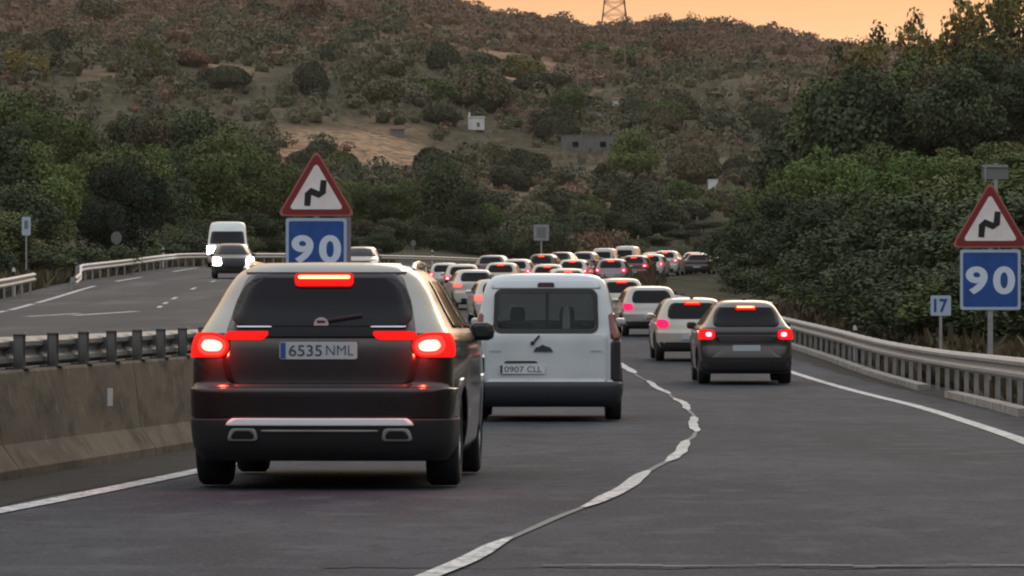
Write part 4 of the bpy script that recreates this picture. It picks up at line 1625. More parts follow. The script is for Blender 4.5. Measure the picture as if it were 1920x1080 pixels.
link("bumper_insert", drape(S, [(.50, -.74, .74), (.60, -.56, .56), (.655, -.50, .50)], .018, M("bumper_grey_insert", (.11, .105, .11), .4, .4), "bumper_insert", .02, nr=6, nc=16), t)
for sg in (1, -1):
    b = MB()
    b.bar((sg * .55, .85, 1.535), (sg * .54, 2.3, 1.545), .016, 6)
    link("roof_rail", b.mesh("roof_rail", m_chrome), t)
link("shark_fin", mirror_mesh(m_plastic, .35), t, (.0, .95, 1.605))
place(t, 4.42, 80.4, h=.0)
p_beige = paint("hatchback_beige_paint", (0.50, 0.46, 0.40), .35, .2)
t, S, body = car("hatchback", "pale beige hatchback half hidden behind the grey crossover", 'hatch', p_beige, .9, 1.0, 1.02, 1, lit=1, brake=1, lens=m_lens_pink, core_mat=m_lens_pink, lamp=((.76, .95), .60, .86, (.80, .89), .66, .78), group="pale hatchbacks in the right lane")
link("aerial", mirror_mesh(m_plastic, .4), t, (.0, .6, 1.48))
place(t, 4.22, 99.5, h=.01)
p_silver = paint("hatchback_silver_paint", (0.46, 0.43, 0.41), .35, .3)
t, S, body = car("hatchback", "silver hatchback seen right of the white van, one pink lamp showing", 'hatch', p_silver, .9, 1.02, 1.04, 1, lit=1, brake=0, lens=m_lens_pink, core_mat=m_lens_pink, lamp=((.76, .95), .60, .86, (.80, .89), .66, .78), group="pale hatchbacks in the right lane")
place(t, 4.24, 129, h=.06)

# --- the queue beyond
pw = paint("queue_white", (0.62, 0.58, 0.54), .35, 0)
pc = paint("queue_cream", (0.60, 0.54, 0.43), .35, .1)
ps = paint("queue_silver", (0.36, 0.33, 0.32), .3, .4)
pd = paint("queue_dark", (0.05, 0.045, 0.045), .3, .3)
pr = paint("queue_maroon", (0.15, 0.065, 0.055), .3, .2)
pm = paint("queue_mauve", (0.24, 0.19, 0.20), .3, .3)
QG = "cars queueing on the far bend"
m_rlens = M("lamp_glow_salmon", (.3, .02, .02), .3, emit=(1.0, .16, .12), es=1.1)
queue = [
    # x, d, kind, paint, sw, sh, lit, brake, heading, label
    (3.90, 151, 'hatch', pc, 1.03, 1.05, 1, 1, .05, "cream hatchback with glowing top brake light, tucked behind the white van's roof corner"),
    (-.42, 148, 'hatch', pw, 1.0, 1.05, 1, 0, .09, "white hatchback just beside the white van's left flank, salmon lamp lit"),
    (-1.45, 172, 'suv', pw, 1.0, 1.0, 1, 0, .10, "white crossover second in the left lane line beyond the van, salmon lamp lit"),
    (-2.35, 204, 'hatch', pw, 1.05, 1.1, 1, 0, .03, "white car third in the left lane line, between the SUV and the van"),
    (-.62, 222, 'hatch', pc, 1.1, 1.05, 1, 1, -.08, "cream car with a wide red brake light, above the van's left roof corner"),
    (-1.3, 252, 'suv', pm, 1.1, 1.02, 0, 0, -.12, "mauve car showing only its roof behind the cream car"),
    (1.75, 262, 'hatch', pd, 1.05, 1.12, 1, 1, -.16, "black car with a pale flank, above the middle of the van roof"),
    (3.1, 285, 'suv', pd, 1.0, 1.0, 0, 0, -.18, "black car beside the grey pole sign's foot"),
    (4.9, 300, 'hatch', pm, 1.05, 1.1, 0, 0, -.2, "mauve car between the black car and the boxy white van"),
    (5.6, 243, 'hatch', pm, 1.06, 1.05, 1, 1, -.12, "reddish car in the right lane just above the van's right roof corner"),
    (6.6, 312, 'van', pw, 1.0, 1.0, 0, 0, -.16, "white box-shaped van with a dark window in the far queue"),
    (7.3, 258, 'suv', pr, 1.0, .98, 1, 1, -.17, "maroon car in the right lane ahead of the reddish one"),
    (8.55, 325, 'van', pw, 1.05, 1.12, 1, 0, -.2, "tall white van standing out highest in the far queue"),
    (10.9, 338, 'suv', pw, 1.0, 1.06, 1, 1, -.22, "white car following the tall white van"),
    (10.35, 290, 'suv', pw, 1.05, 1.05, 1, 1, -.16, "pale car with one large red lamp under the car following the tall van"),
    (15.0, 352, 'van', pm, 1.1, .92, 0, 0, -.2, "mauve van near the right end of the queue"),
    (17.4, 368, 'hatch', pc, 1.05, 1.1, 0, 0, -.2, "cream car beside the mauve van at the queue's right end"),
    (20.3, 385, 'van', ps, 1.0, .9, 0, 0, -.15, "small grey van last in view at the trees"),
    (2.35, 177, 'suv', pw, 1.0, 1.0, 1, 1, .06, "white car hidden but for its roof and brake light above the van's roof"),
    (1.70, 207, 'hatch', pw, 1.04, 1.08, 1, 1, -.04, "white car over the middle of the van roof, its top lamp lit"),
    (.15, 238, 'hatch', pw, 1.04, 1.08, 1, 0, -.12, "white car tucked behind the cream one with the wide brake light"),
    (-3.6, 228, 'hatch', pw, 1.0, 1.0, 1, 0, .0, "white car at the extreme left end of the queue beside the barrier"),
    (3.35, 240, 'hatch', pw, 1.04, 1.05, 1, 1, -.12, "white car above the van roof, near the grey pole sign"),
    (12.6, 352, 'hatch', pc, 1.04, 1.1, 1, 1, -.2, "cream car with red lamps behind the pale car with one large lamp"),
    (8.9, 276, 'hatch', pw, 1.04, 1.05, 1, 1, -.16, "white car with red lamps beside the maroon car"),
    (13.6, 322, 'suv', pw, 1.02, 1.0, 1, 1, -.18, "white car with bright lamps left of the mauve van"),
    (13.0, 300, 'suv', pd, 1.05, .9, 0, 0, -.15, "dark low car below the mauve van in the queue"),
]
for (x, dd_, kind, pn, sw, sh_, lit, br, hd, lb) in queue:
    nm = {'hatch': 'car', 'suv': 'car', 'van': 'delivery_van'}[kind]
    t, S, body = car(nm, lb, kind, pn, .42, sw, sh_, 1.0, lit=lit, brake=br, group=QG, lens=m_rlens if (lit and dd_ < 180) else None, core_mat=m_rlens if lit and dd_ < 180 else m_core_pink, cat="car" if kind != 'van' else "van")
    if kind == 'van':
        link("rear_window", drape(S, [(1.14 * sh_, -.63, .63), (1.6 * sh_, -.61, .61)], .016, m_glass, "rear_window", .08, nr=5, nc=8), t)
    place(t, x, dd_, h=hd)

# --- oncoming traffic
t, S, body = car("oncoming_car", "dark oncoming car with bright headlights, in front of the tall white van", 'hatch', pd, .6, 1.03, 1.05, 1, lit=2, brake=0, group="oncoming vehicles")
place(t, -12.6, 191, left=True, h=.10, back=True)
t, S, body = car("oncoming_van", "tall white oncoming van behind the dark car, headlight shining", 'bigvan', paint("bigvan_white", (.66, .68, .64), .35, 0), .6, 1.12, .96, 1, lit=2, brake=0, cat="van", group="oncoming vehicles")
place(t, -15.4, 232, left=True, h=.05, back=True)
t, S, body = car("oncoming_car", "pale oncoming car whose roof shows over the SUV roof, right of the 90 plate", 'hatch', ps, .6, .98, .93, 1, lit=0, brake=0, group="oncoming vehicles")
place(t, float((680 - 960) * 196 / F), 196, left=True, h=.0, back=True)
# ------------------------------------------------------------------ plants
def leaf_cloud(rs, n, clumps, leaf, shell=.72, aspect=.62, up=.15):
    """clumps: list of (cx,cy,cz,r). returns (n,4,3) quads and tone per quad"""
    cl = np.array(clumps, float)
    wgt = cl[:, 3]**2
    ci = rs.choice(len(cl), n, p=wgt / wgt.sum())
    dirs = rs.normal(size=(n, 3))
    dirs /= np.linalg.norm(dirs, axis=1)[:, None]
    rad = cl[ci, 3] * (shell + (1 - shell) * rs.rand(n)**.5 + .10 * rs.normal(size=n))
    pos = cl[ci, :3] + dirs * rad[:, None] * np.array([1, 1, .85])
    nrm = dirs + .75 * rs.normal(size=(n, 3)) + np.array([0, 0, up])
    nrm /= np.linalg.norm(nrm, axis=1)[:, None]
    t = np.cross(nrm, rs.normal(size=(n, 3)))
    t /= np.linalg.norm(t, axis=1)[:, None] + 1e-9
    b = np.cross(nrm, t)
    s = leaf * (.6 + .8 * rs.rand(n))[:, None]
    a, c = t * s * .5, b * s * .5 * aspect
    V = np.stack([pos - a, pos + c - a * .1, pos + a, pos - c + a * .1], 1)
    tone = rs.rand(len(cl))[ci] * .45 - .15 + .12 * rs.normal(size=n)
    return V, tone


def clumps_for(rs, n, rx, rz, cz, rc):
    out = []
    for i in range(n):
        d_ = rs.normal(size=3)
        d_ /= np.linalg.norm(d_)
        k = rs.rand()**.45
        z = d_[2] * rz * k
        out.append((d_[0] * rx * k * .8, d_[1] * rx * k * .8, cz + z, rc * (.6 + .7 * rs.rand())))
    return out


def trunk_mesh(rs, h, r, limbs, spread, name="trunk"):
    b = MB()
    pts = [Vector((0, 0, -.5))]
    for i in range(4):
        z = h * (i + 1) / 4
        pts.append(Vector((rs.normal() * .06 * h * .3, rs.normal() * .06 * h * .3, z)))
    for i in range(4):
        b.bar(pts[i], pts[i + 1], r * (1 - .18 * i), 7, r * (1 - .18 * (i + 1)))
    for k in range(limbs):
        i = 1 + k % 3
        p = pts[i + 1]
        a = rs.rand() * 6.28
        q = p + Vector((math.cos(a) * spread * .5, math.sin(a) * spread * .5, h * (.18 + .2 * rs.rand())))
        e = q + Vector((math.cos(a) * spread * .5, math.sin(a) * spread * .4, h * (.1 + .25 * rs.rand())))
        b.bar(p, q, r * .5, 5, r * .3)
        b.bar(q, e, r * .3, 5, r * .10)
    return b.mesh(name, m_wood)


PROTO = {}


def make_proto(key, mat, seed, n, h, rx, nclump, rc, leaf, shell=.72, limbs=6, base=.22):
    rs = np.random.RandomState(seed)
    cz = h * (.5 + base / 2)
    rz = h * (.5 - base / 2) - rc * .5
    cl = clumps_for(rs, nclump, rx - rc * .4, rz, cz, rc)
    V, tone = leaf_cloud(rs, n, cl, leaf, shell)
    V[:, :, 2] *= h / max(V[:, :, 2].max(), .1)
    PROTO[key] = (fast_quads("crown", V, mat, attr=tone), trunk_mesh(rs, h * (.48 if key[:3] == "spa" else .62), .02 * h, limbs, rx * .8), h, rx)


make_proto("dark0", m_leaf_dark, 1, 9500, 8, 3.3, 20, 1.35, .26, .80)
make_proto("dark1", m_leaf_dark, 2, 9500, 8, 3.0, 16, 1.45, .26, .80)
make_proto("mid0", m_leaf_mid, 3, 9000, 8, 3.2, 18, 1.3, .27, .80)
make_proto("mid1", m_leaf_mid, 4, 9000, 8, 2.8, 15, 1.35, .27, .80)
make_proto("light0", m_leaf_light, 5, 8000, 8, 3.0, 20, 1.15, .26, .7)
make_proto("light1", m_leaf_light, 6, 8000, 8, 2.6, 18, 1.15, .26, .7)
make_proto("brown0", m_leaf_brown, 7, 9000, 8, 3.1, 26, 1.15, .22)
make_proto("sparse0", m_leaf_gold, 8, 1500, 8, 2.8, 16, .8, .26, .3, 12)
make_proto("sparse1", m_leaf_brown, 9, 1500, 8, 3.0, 16, .8, .26, .3, 12)
make_proto("round0", m_leaf_roundtree, 10, 15000, 6.4, 3.1, 60, .8, .18, .8, 5, .02)
make_proto("shrub0", m_leaf_dark, 12, 8000, 4, 2.4, 22, .85, .17, .7, 4, .0)
make_proto("shrub1", m_leaf_mid, 13, 8000, 4, 2.3, 22, .8, .17, .7, 4, .0)

NAMES = {"dark": ("dark_tree", "dense dark green tree"), "mid": ("green_tree", "mid green broadleaf tree"), "light": ("light_green_tree", "fresh light green tree"),
         "brown": ("brownish_tree", "brownish green tree"), "sparse": ("sparse_tree", "thin-leaved see-through tree"), "round": ("round_tree", "dark round bushy tree"), "shrub": ("roadside_shrub", "low dense shrub")}


ROWS = {}


def tree(key, px, ytop, d, w=None, label=None, group=None, where="", x=None):
    x = (px - 960) * d / F if x is None else x
    g = float(ground(x, d))
    zt = CAMH + (HOR - ytop) * d / F
    crown, trunk, h, rx = PROTO[key]
    sz = max((zt - g) / h, .28)
    if sz > 1.75:
        sz = 1.75
    kind = key.rstrip("0123456789")
    nm, desc = NAMES[kind]
    sx = min(max(sz, .65), 1.25) if w is None else w / (2 * rx)
    t = thing(nm, label or (desc + " " + where), "shrub" if kind == "shrub" else "tree", (x, d, g - .1), (0, 0, rng.random() * 6.28), group or where)
    t.scale = (sx, sx, sz)
    link("crown", crown, t)
    link("trunk", trunk, t)
    if label is None:
        ROWS.setdefault((where, desc), []).append((px, t))
    return t


# right bank, from the rail up
W1 = "in the dark row behind the right guardrail"
for (px, yt, d, k) in ((1392, 430, 238, "shrub0"), (1412, 385, 250, "dark1"), (1440, 372, 215, "dark0"), (1475, 352, 196, "dark1"), (1500, 400, 172, "dark0"), (1535, 365, 160, "dark0"), (1570, 352, 168, "dark1"),
                       (1600, 375, 138, "dark0"), (1640, 345, 142, "dark1"), (1672, 360, 126, "dark0"), (1710, 330, 132, "mid0"), (1750, 352, 116, "dark1"), (1790, 320, 122, "mid1"),
                       (1830, 350, 106, "dark1"), (1870, 300, 118, "mid0"), (1915, 345, 100, "dark1"), (1965, 300, 110, "mid0"), (2010, 350, 98, "dark1")):
    tree(k, px, yt, d, where=W1)
W2 = "filling the foot of the right bank behind the guardrail"
for i in range(34):
    px = 1400 + i * 19 + rng.uniform(-8, 8)
    d = float(np.interp(px, [1380, 1420, 1480, 1540, 1620, 1700, 1800, 1900, 2050], [232, 205, 170, 144, 122, 108, 98, 93, 90])) + rng.uniform(-4, 4)
    yt = float(np.interp(px, [1380, 1480, 1620, 1800, 2000], [500, 500, 495, 480, 470])) + rng.uniform(-45, 35)
    tree(rng.choice(["shrub0", "shrub0", "dark1"]) if rng.random() < .8 else "shrub1", px, yt, d, w=rng.uniform(3.0, 4.4), where=W2)
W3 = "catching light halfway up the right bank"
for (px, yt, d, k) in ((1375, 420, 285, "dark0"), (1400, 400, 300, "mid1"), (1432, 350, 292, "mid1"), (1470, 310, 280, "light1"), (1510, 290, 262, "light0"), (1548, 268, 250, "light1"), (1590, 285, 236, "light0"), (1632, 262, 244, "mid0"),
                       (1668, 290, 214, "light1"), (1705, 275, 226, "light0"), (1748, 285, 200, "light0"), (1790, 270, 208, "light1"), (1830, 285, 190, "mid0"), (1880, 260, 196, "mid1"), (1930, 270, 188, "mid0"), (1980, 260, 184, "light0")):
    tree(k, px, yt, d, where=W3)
W4 = "high on the right bank under the sky"
for i in range(26):
    px = 1490 + i * 22 + rng.uniform(-8, 8)
    d = rng.uniform(262, 325)
    yt = float(np.interp(px, [1490, 1540, 1600, 1700, 1900, 2050], [225, 135, 100, 88, 88, 80])) + rng.uniform(-8, 80)
    tree(rng.choice(["dark0", "dark1", "brown0", "mid0", "dark1", "brown0"]), px, yt, d, where=W4)
W5 = "on the right skyline"
for (px, yt, d, k) in ((1548, 32, 306, "sparse1"), (1578, 2, 300, "sparse1"), (1612, -4, 294, "sparse1"), (1650, 22, 298, "sparse0"), (1690, 14, 290, "sparse1"), (1722, 30, 296, "sparse0"), (1760, 8, 300, "sparse1"), (1790, -20, 292, "sparse0"),
                       (1822, -38, 298, "sparse1"), (1856, -30, 288, "sparse0"), (1890, -55, 296, "sparse1"), (1925, -40, 292, "sparse0"), (1960, -60, 300, "sparse1"), (2010, -70, 294, "sparse1")):
    tree(k, px, yt, d, where=W5)

# left side
W6 = "at the left edge before the hillside"
for (px, yt, d, k) in ((-130, 260, 196, "mid1"), (-70, 230, 205, "mid0"), (-15, 235, 200, "dark1"), (25, 255, 214, "mid1"), (66, 262, 222, "light1"), (92, 300, 200, "light1"), (-40, 380, 176, "shrub1"), (10, 390, 178, "mid1"), (128, 300, 262, "light0"), (200, 262, 290, "mid0"), (285, 270, 296, "light1"), (40, 330, 190, "dark1")):
    tree(k, px, yt, d, where=W6)
tree("round0", 243, 284, 222, w=5.8, label="dark round bushy tree behind the side road, left of the oncoming van", group=W6)
tree("round0", 182, 360, 215, w=3.6, label="smaller dark round tree leaning out left of the big round one", group=W6)
W7 = "in the belt left of the warning sign"
for (px, yt, d, k) in ((330, 330, 275, "dark1"), (365, 275, 300, "dark0"), (400, 285, 292, "mid1"), (440, 262, 312, "mid0"), (478, 285, 322, "dark1"), (510, 300, 336, "mid1"), (300, 330, 290, "dark0"), (350, 400, 262, "shrub0"), (420, 390, 282, "dark1"), (480, 385, 300, "dark0"),
                       (315, 420, 255, "shrub1"), (390, 420, 268, "shrub0"), (450, 420, 290, "shrub1"), (520, 380, 330, "dark1"), (545, 400, 345, "mid1")):
    tree(k, px, yt, d, where=W7)
W10 = "low along the far edge behind the left guardrails"
for i in range(30):
    px = -60 + i * 27 + rng.uniform(-8, 8)
    d = float(np.interp(px, [-60, 60, 200, 360, 520, 760], [168, 182, 205, 262, 320, 372])) + rng.uniform(0, 10)
    if (px - 960) * d / F > float(XL(d)) - 3.0:
        d = d + 30
    tree(rng.choice(["shrub0", "shrub1", "shrub0"]), px, float(np.interp(px, [-60, 100, 200, 520, 760], [455, 455, 445, 440, 446])) + rng.uniform(-22, 14), d, w=rng.uniform(3.6, 5.2), where=W10)
W8 = "on the left slope above the belt"
for i in range(30):
    px = rng.uniform(-120, 520)
    yt = float(np.interp(px, [-120, 0, 200, 350, 520], [130, 150, 165, 195, 260])) + rng.uniform(-8, 95)
    d = rng.uniform(330, 408)
    tree(rng.choice(["mid0", "mid1", "brown0", "brown0", "dark1", "mid0"]), px, yt, d, where=W8)
W9 = "in the wooded strip behind the queue"
for (px, yt, d, k, w) in ((580, 330, 400, "mid1", None), (620, 350, 405, "mid0", None), (665, 335, 425, "mid1", None), (705, 345, 430, "dark1", None), (740, 330, 432, "mid0", None), (775, 325, 440, "dark0", None), (690, 420, 392, "brown0", 5), (640, 400, 395, "shrub1", None),
                          (735, 405, 400, "dark1", None), (778, 400, 405, "shrub0", None), (905, 375, 446, "mid1", None), (960, 392, 450, "dark0", 8), (1010, 398, 458, "dark1", 7), (1060, 395, 470, "dark0", None), (1100, 375, 480, "mid1", None),
                          (1145, 392, 492, "dark1", None), (1180, 405, 490, "dark0", None), (1212, 362, 505, "light1", 6.5), (1245, 392, 510, "mid0", None), (1290, 385, 528, "dark1", None), (1325, 372, 535, "mid1", None), (1352, 385, 545, "dark0", None), (1375, 400, 550, "dark1", None),
                          (1255, 462, 438, "shrub0", 5), (1290, 455, 446, "shrub1", 5), (1325, 458, 452, "shrub0", 6), (1358, 452, 460, "shrub0", 6), (1388, 440, 440, "dark1", 6), (1340, 425, 500, "dark0", 6), (1280, 420, 512, "dark1", 6), (1230, 425, 498, "dark0", 6),
                          (1400, 350, 560, "mid0", None), (1440, 340, 570, "dark0", None), (1475, 330, 575, "dark1", None), (930, 425, 432, "shrub0", 5), (985, 440, 438, "shrub0", 5), (1040, 435, 450, "shrub0", 5), (1090, 440, 462, "shrub0", 6), (1135, 440, 470, "shrub0", 6),
                          (1180, 445, 478, "shrub0", 6), (1230, 440, 488, "shrub0", 6), (1275, 445, 496, "shrub0", 6), (1320, 440, 505, "shrub0", 6), (1360, 440, 515, "shrub0", 6), (820, 420, 420, "shrub0", 5), (870, 430, 425, "shrub0", 5), (600, 430, 385, "shrub0", 5), (560, 425, 370, "shrub1", 5)):
    tree(k, px, yt, d, w=w, where=W9)
tree("dark0", 838, 282, 428, w=7.0, label="tall dark tree standing highest in the strip above the queue's left end", group=W9)
tree("dark1", 875, 345, 424, w=4.5, label="narrow dark tree right of the tallest one, above the red brake light", group=W9)


ORD = ["leftmost", "second", "third", "fourth", "fifth", "sixth", "seventh", "eighth", "ninth", "tenth", "eleventh", "twelfth", "thirteenth", "fourteenth", "fifteenth", "sixteenth", "seventeenth", "eighteenth", "nineteenth", "twentieth"]
for (wh, ds_), lst in ROWS.items():
    if wh in (W2, W4, W8, W10) or len(lst) > 20:
        continue
    lst.sort(key=lambda q: q[0])
    if len(lst) > 1:
        for i, (_, t) in enumerate(lst):
            t["label"] = ds_ + " " + wh + (", leftmost" if i == 0 else ", " + ORD[i] + " from left")


# scrub over the hill
_ico = None


def bush_proto(seed, n, leaf, sub, fringe=.9):
    """mound of displaced sphere faces plus a fringe of leaf quads; everything as separate quads"""
    rs = np.random.RandomState(seed)
    bm = bmesh.new()
    bmesh.ops.create_icosphere(bm, subdivisions=sub, radius=1.0)
    P = np.array([v.co[:] for v in bm.verts])
    Fc = np.array([[v.index for v in f.verts] for f in bm.faces])
    bm.free()
    lob = rs.normal(size=(9, 3))
    lob /= np.linalg.norm(lob, axis=1)[:, None]
    lob[:, 2] = np.abs(lob[:, 2])
    k = 0.80 + sum(.20 * np.exp(-((P - l_)**2).sum(1) / .22) for l_ in lob) + .05 * rs.normal(size=len(P))
    P = P * k[:, None] * np.array([.92, .92, .80])
    P[:, 2] += .36
    keep = P[Fc][:, :, 2].min(1) > -.25
    T = P[Fc[keep]]
    T = T * (.84 if sub > 1 else .66) + np.array([0, 0, .04 if sub > 1 else .10])
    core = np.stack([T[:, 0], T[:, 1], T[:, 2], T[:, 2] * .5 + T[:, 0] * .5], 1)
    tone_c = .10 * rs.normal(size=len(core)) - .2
    d_ = rs.normal(size=(n, 3))
    d_[:, 2] = np.abs(d_[:, 2]) * 1.1
    d_ /= np.linalg.norm(d_, axis=1)[:, None]
    ki = 0.80 + sum(.20 * np.exp(-((d_ - l_)**2).sum(1) / .22) for l_ in lob)
    pos = d_ * ki[:, None] * np.array([.92, .92, .80]) * (fringe + .26 * rs.rand(n))[:, None]
    pos[:, 2] += .36
    nrm = d_ + .8 * rs.normal(size=(n, 3))
    nrm /= np.linalg.norm(nrm, axis=1)[:, None]
    t = np.cross(nrm, rs.normal(size=(n, 3)))
    t /= np.linalg.norm(t, axis=1)[:, None] + 1e-9
    b_ = np.cross(nrm, t)
    sz = leaf * (.6 + .8 * rs.rand(n))[:, None]
    V = np.stack([pos - t * sz * .5, pos + b_ * sz * .35, pos + t * sz * .5, pos - b_ * sz * .35], 1)
    return np.concatenate([core, V]), np.concatenate([tone_c, .15 * rs.normal(size=n)])


hb = []
for i in range(6):
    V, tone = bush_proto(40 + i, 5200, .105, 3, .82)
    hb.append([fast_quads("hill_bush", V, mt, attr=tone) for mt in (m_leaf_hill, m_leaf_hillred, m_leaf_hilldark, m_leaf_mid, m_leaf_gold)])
# clearings kept by the buildings and walls
LANDM = []
for (px_, py_, hw_) in ((893, 246, 22), (1160, 203, 14), (1337, 355, 14), (1105, 285, 56), (745, 258, 18), (1020, 300, 42), (1040, 318, 34), (1140, 306, 38), (940, 268, 22), (1083, 176, 7), (1115, 137, 7), (1172, 140, 7)):
    ld = hit(px_, py_)
    LANDM.append(((px_ - 960) * ld / F, ld, hw_ * ld / F, 34 if hw_ > 8 else 20))
cand = []
rs = np.random.RandomState(77)
d = 436.0
while d < 1560:
    cell = 5.0 if d < 640 else (5.8 if d < 900 else 6.9)
    xw = d * .155 + 8
    x = -xw
    while x < xw:
        xx, dd_ = x + rs.uniform(-.5, .5) * cell, d + rs.uniform(-.5, .5) * cell
        x += cell
        if dd_ < 640 and (xx > float(XL(dd_)) - 4.5) and (xx < float(XR(dd_)) + 3):
            continue
        dt = float(dirt(np.array(xx), np.array(dd_)))
        if any(abs(xx - lx * dd_ / ld) < lw + (3.0 if lb > 30 else 0.5) and ld - lb < dd_ < ld + 4 for lx, ld, lw, lb in LANDM):
            continue
        cov = .96 + 1.3 * float(fbm(np.array(xx / 30.), np.array(dd_ / 50.), 3)) - 1.0 * dt + (.30 if dd_ < 560 else 0)
        if rs.rand() > cov:
            continue
        r = (1.25 + 2.2 * rs.rand()**1.8) * (1.0 if dd_ < 700 else 1.2)
        if rs.rand() < .06:
            r *= 1.5
        cand.append((r / dd_, xx, dd_, r))
    d += cell * 1.15
cand.sort(reverse=True)
HG = "scrub bushes dotted over the hillside"
farV = {0: [], 1: [], 2: []}
farT = {0: [], 1: [], 2: []}
fproto = [bush_proto(60 + i, 150, .19, 1, .80) for i in range(6)]
nthing = 0
for (_, xx, dd_, r) in cand:
    z = float(ground(xx, dd_)) - .15 * r
    red = float(sstep(760, 1150, dd_)) * .8 + .1
    u_ = rs.rand()
    if nthing < 285:
        mi = 4 if u_ < .012 else (1 if u_ < red * .4 else (2 if u_ < .60 else (3 if u_ < .70 else 0)))
        nm, lb = [("scrub_bush", "dull green scrub bush on the dry hillside"), ("russet_bush", "russet brown scrub bush on the dry hillside"), ("dark_bush", "dark green bush on the lower hillside"),
                  ("green_bush", "fresher green bush on the lower hillside"), ("yellow_bush", "yellowish bush on the lower hillside")][mi]
        o = link(nm, hb[rs.randint(6)][mi], None, (xx, dd_, z), (0, 0, rs.rand() * 6.28), None, lb, "bush", lb.split(" on ")[0] + "es on the hillside")
        o.scale = (r, r, r * rs.uniform(.75, 1.25))
        nthing += 1
    else:
        mi = 1 if u_ < red else (2 if u_ > .72 else 0)
        V, tone = fproto[rs.randint(6)]
        a = rs.rand() * 6.28
        ca, sa = math.cos(a) * r, math.sin(a) * r
        W = np.empty_like(V)
        W[..., 0] = V[..., 0] * ca - V[..., 1] * sa + xx
        W[..., 1] = V[..., 0] * sa + V[..., 1] * ca + dd_
        W[..., 2] = V[..., 2] * r * rs.uniform(.8, 1.35) + z
        farV[mi].append(W)
        farT[mi].append(tone + rs.rand() * .9)
for mi, (nm, mt) in enumerate((("far_scrub", m_leaf_hill), ("far_russet_scrub", m_leaf_hillred), ("far_dark_scrub", m_leaf_hilldark))):
    if farV[mi]:
        link(nm, fast_quads(nm, np.concatenate(farV[mi]), mt, attr=np.concatenate(farT[mi])), kind="stuff", label="thousands of scrub bushes covering the far hillside up to the skyline", cat="scrub")

# dry grass tufts over the bare earth of the slope
rs = np.random.RandomState(19)
n = 22000
dd_ = 440 + 1000 * rs.rand(n)**1.25
xx = (rs.rand(n) * 2 - 1) * (dd_ * .15 + 6)
ok = ~((dd_ < 640) & (xx > XL(dd_) - 4.0) & (xx < XR(dd_) + 3))
ok = ok & (dirt(xx, dd_) < .22)
dd_, xx = dd_[ok], xx[ok]
n = len(dd_)
z = ground(xx, dd_)
w = (.25 + .5 * rs.rand(n)) * (.8 + dd_ / 1400)
h = w * (.7 + .6 * rs.rand(n))
a = rs.rand(n) * 3.14
dx, dy = np.cos(a) * w, np.sin(a) * w
tq = np.stack([np.stack([xx - dx, dd_ - dy, z - .1], 1), np.stack([xx + dx, dd_ + dy, z - .1], 1), np.stack([xx + dx * .5, dd_ + dy * .5 + .3 * w, z + h], 1), np.stack([xx - dx * .7, dd_ - dy * .7 + .3 * w, z + h * .8], 1)], 1)
link("dry_grass", fast_quads("dry_grass", tq, m_leaf_hill, attr=rs.rand(n) * .9), kind="stuff", label="tufts of dry grass scattered over the bare slopes", cat="grass")

# weeds and dry grass along both edges
gq = []
rs = np.random.RandomState(5)
for (xf, zf, d0, d1, n, sg) in ((XR, ZR, 52, 260, 9000, 1), (XL, ZL, 90, 330, 6000, -1)):
    dd_ = d0 + (d1 - d0) * rs.rand(n)**1.3
    off = (.42 + 1.6 * rs.rand(n)**1.5) if sg > 0 else -(1.75 + 2.2 * rs.rand(n)**1.4)
    x = xf(dd_) + off
    z = ground(x, dd_)
    h = .18 + .45 * rs.rand(n)
    a = rs.rand(n) * 6.28
    w = .05 + .10 * rs.rand(n)
    dx, dy = np.cos(a) * w, np.sin(a) * w
    lx, ly = rs.normal(size=n) * .15, rs.normal(size=n) * .15
    p0 = np.stack([x - dx, dd_ - dy, z], 1)
    p1 = np.stack([x + dx, dd_ + dy, z], 1)
    p2 = np.stack([x + dx * .3 + lx, dd_ + dy * .3 + ly, z + h], 1)
    p3 = np.stack([x - dx * .3 + lx, dd_ - dy * .3 + ly, z + h], 1)
    gq.append(np.stack([p0, p1, p2, p3], 1))
gq = np.concatenate(gq)
link("verge_weeds", fast_quads("verge_weeds", gq, m_leaf_brown, attr=rs.rand(len(gq)) * .6), kind="stuff", label="weeds and dry grass growing under the guardrails", cat="grass")

# ------------------------------------------------------------------ things on the hill
def hpos(px, py, back=0.0):
    d = hit(px, py) + back
    x = (px - 960) * d / F
    return x, d, float(ground(x, d))


x, d, z = hpos(893, 246)
t = thing("white_hut", "small white hut with a flat lid roof at the foot of a tall dark cypress", "hut", (x, d, z))
s = d / F
b = MB()
b.box((0, 0, 11 * s), (30 * s, 30 * s, 24 * s))
w_ = link("wall", b.mesh("hut_wall", m_wall_white), t)
b = MB()
b.box((0, 0, 23.5 * s), (33 * s, 33 * s, 2.2 * s))
b.box((-13 * s, 0, 28 * s), (3 * s, 3 * s, 9 * s))
link("roof", b.mesh("hut_roof", m_wall_white), t)
b = MB()
b.box((4 * s, -15.1 * s, 9 * s), (5 * s, .6 * s, 8 * s))
link("door", b.mesh("hut_door", m_wall_grey), t)
rs = np.random.RandomState(91)
cl = [(rs.normal() * .35, rs.normal() * .35, 1.0 + i * .75, .95 - .055 * i) for i in range(13)]
V, tone = leaf_cloud(rs, 3500, cl, .35, .6)
x2, d2, z2 = hpos(902, 226, 8)
sc_ = (226 - 132) * d2 / F / 10.2
t = thing("cypress", "tall narrow dark cypress rising right behind the white hut", "tree", (x2, d2, z2))
t.scale = (sc_, sc_, sc_)
link("crown", fast_quads("cypress_crown", V, m_leaf_dark, attr=tone - .5), t)
b = MB()
b.bar((0, 0, -.5), (0, 0, 9), .2, 6, .05)
link("trunk", b.mesh("cypress_trunk", m_wood), t)


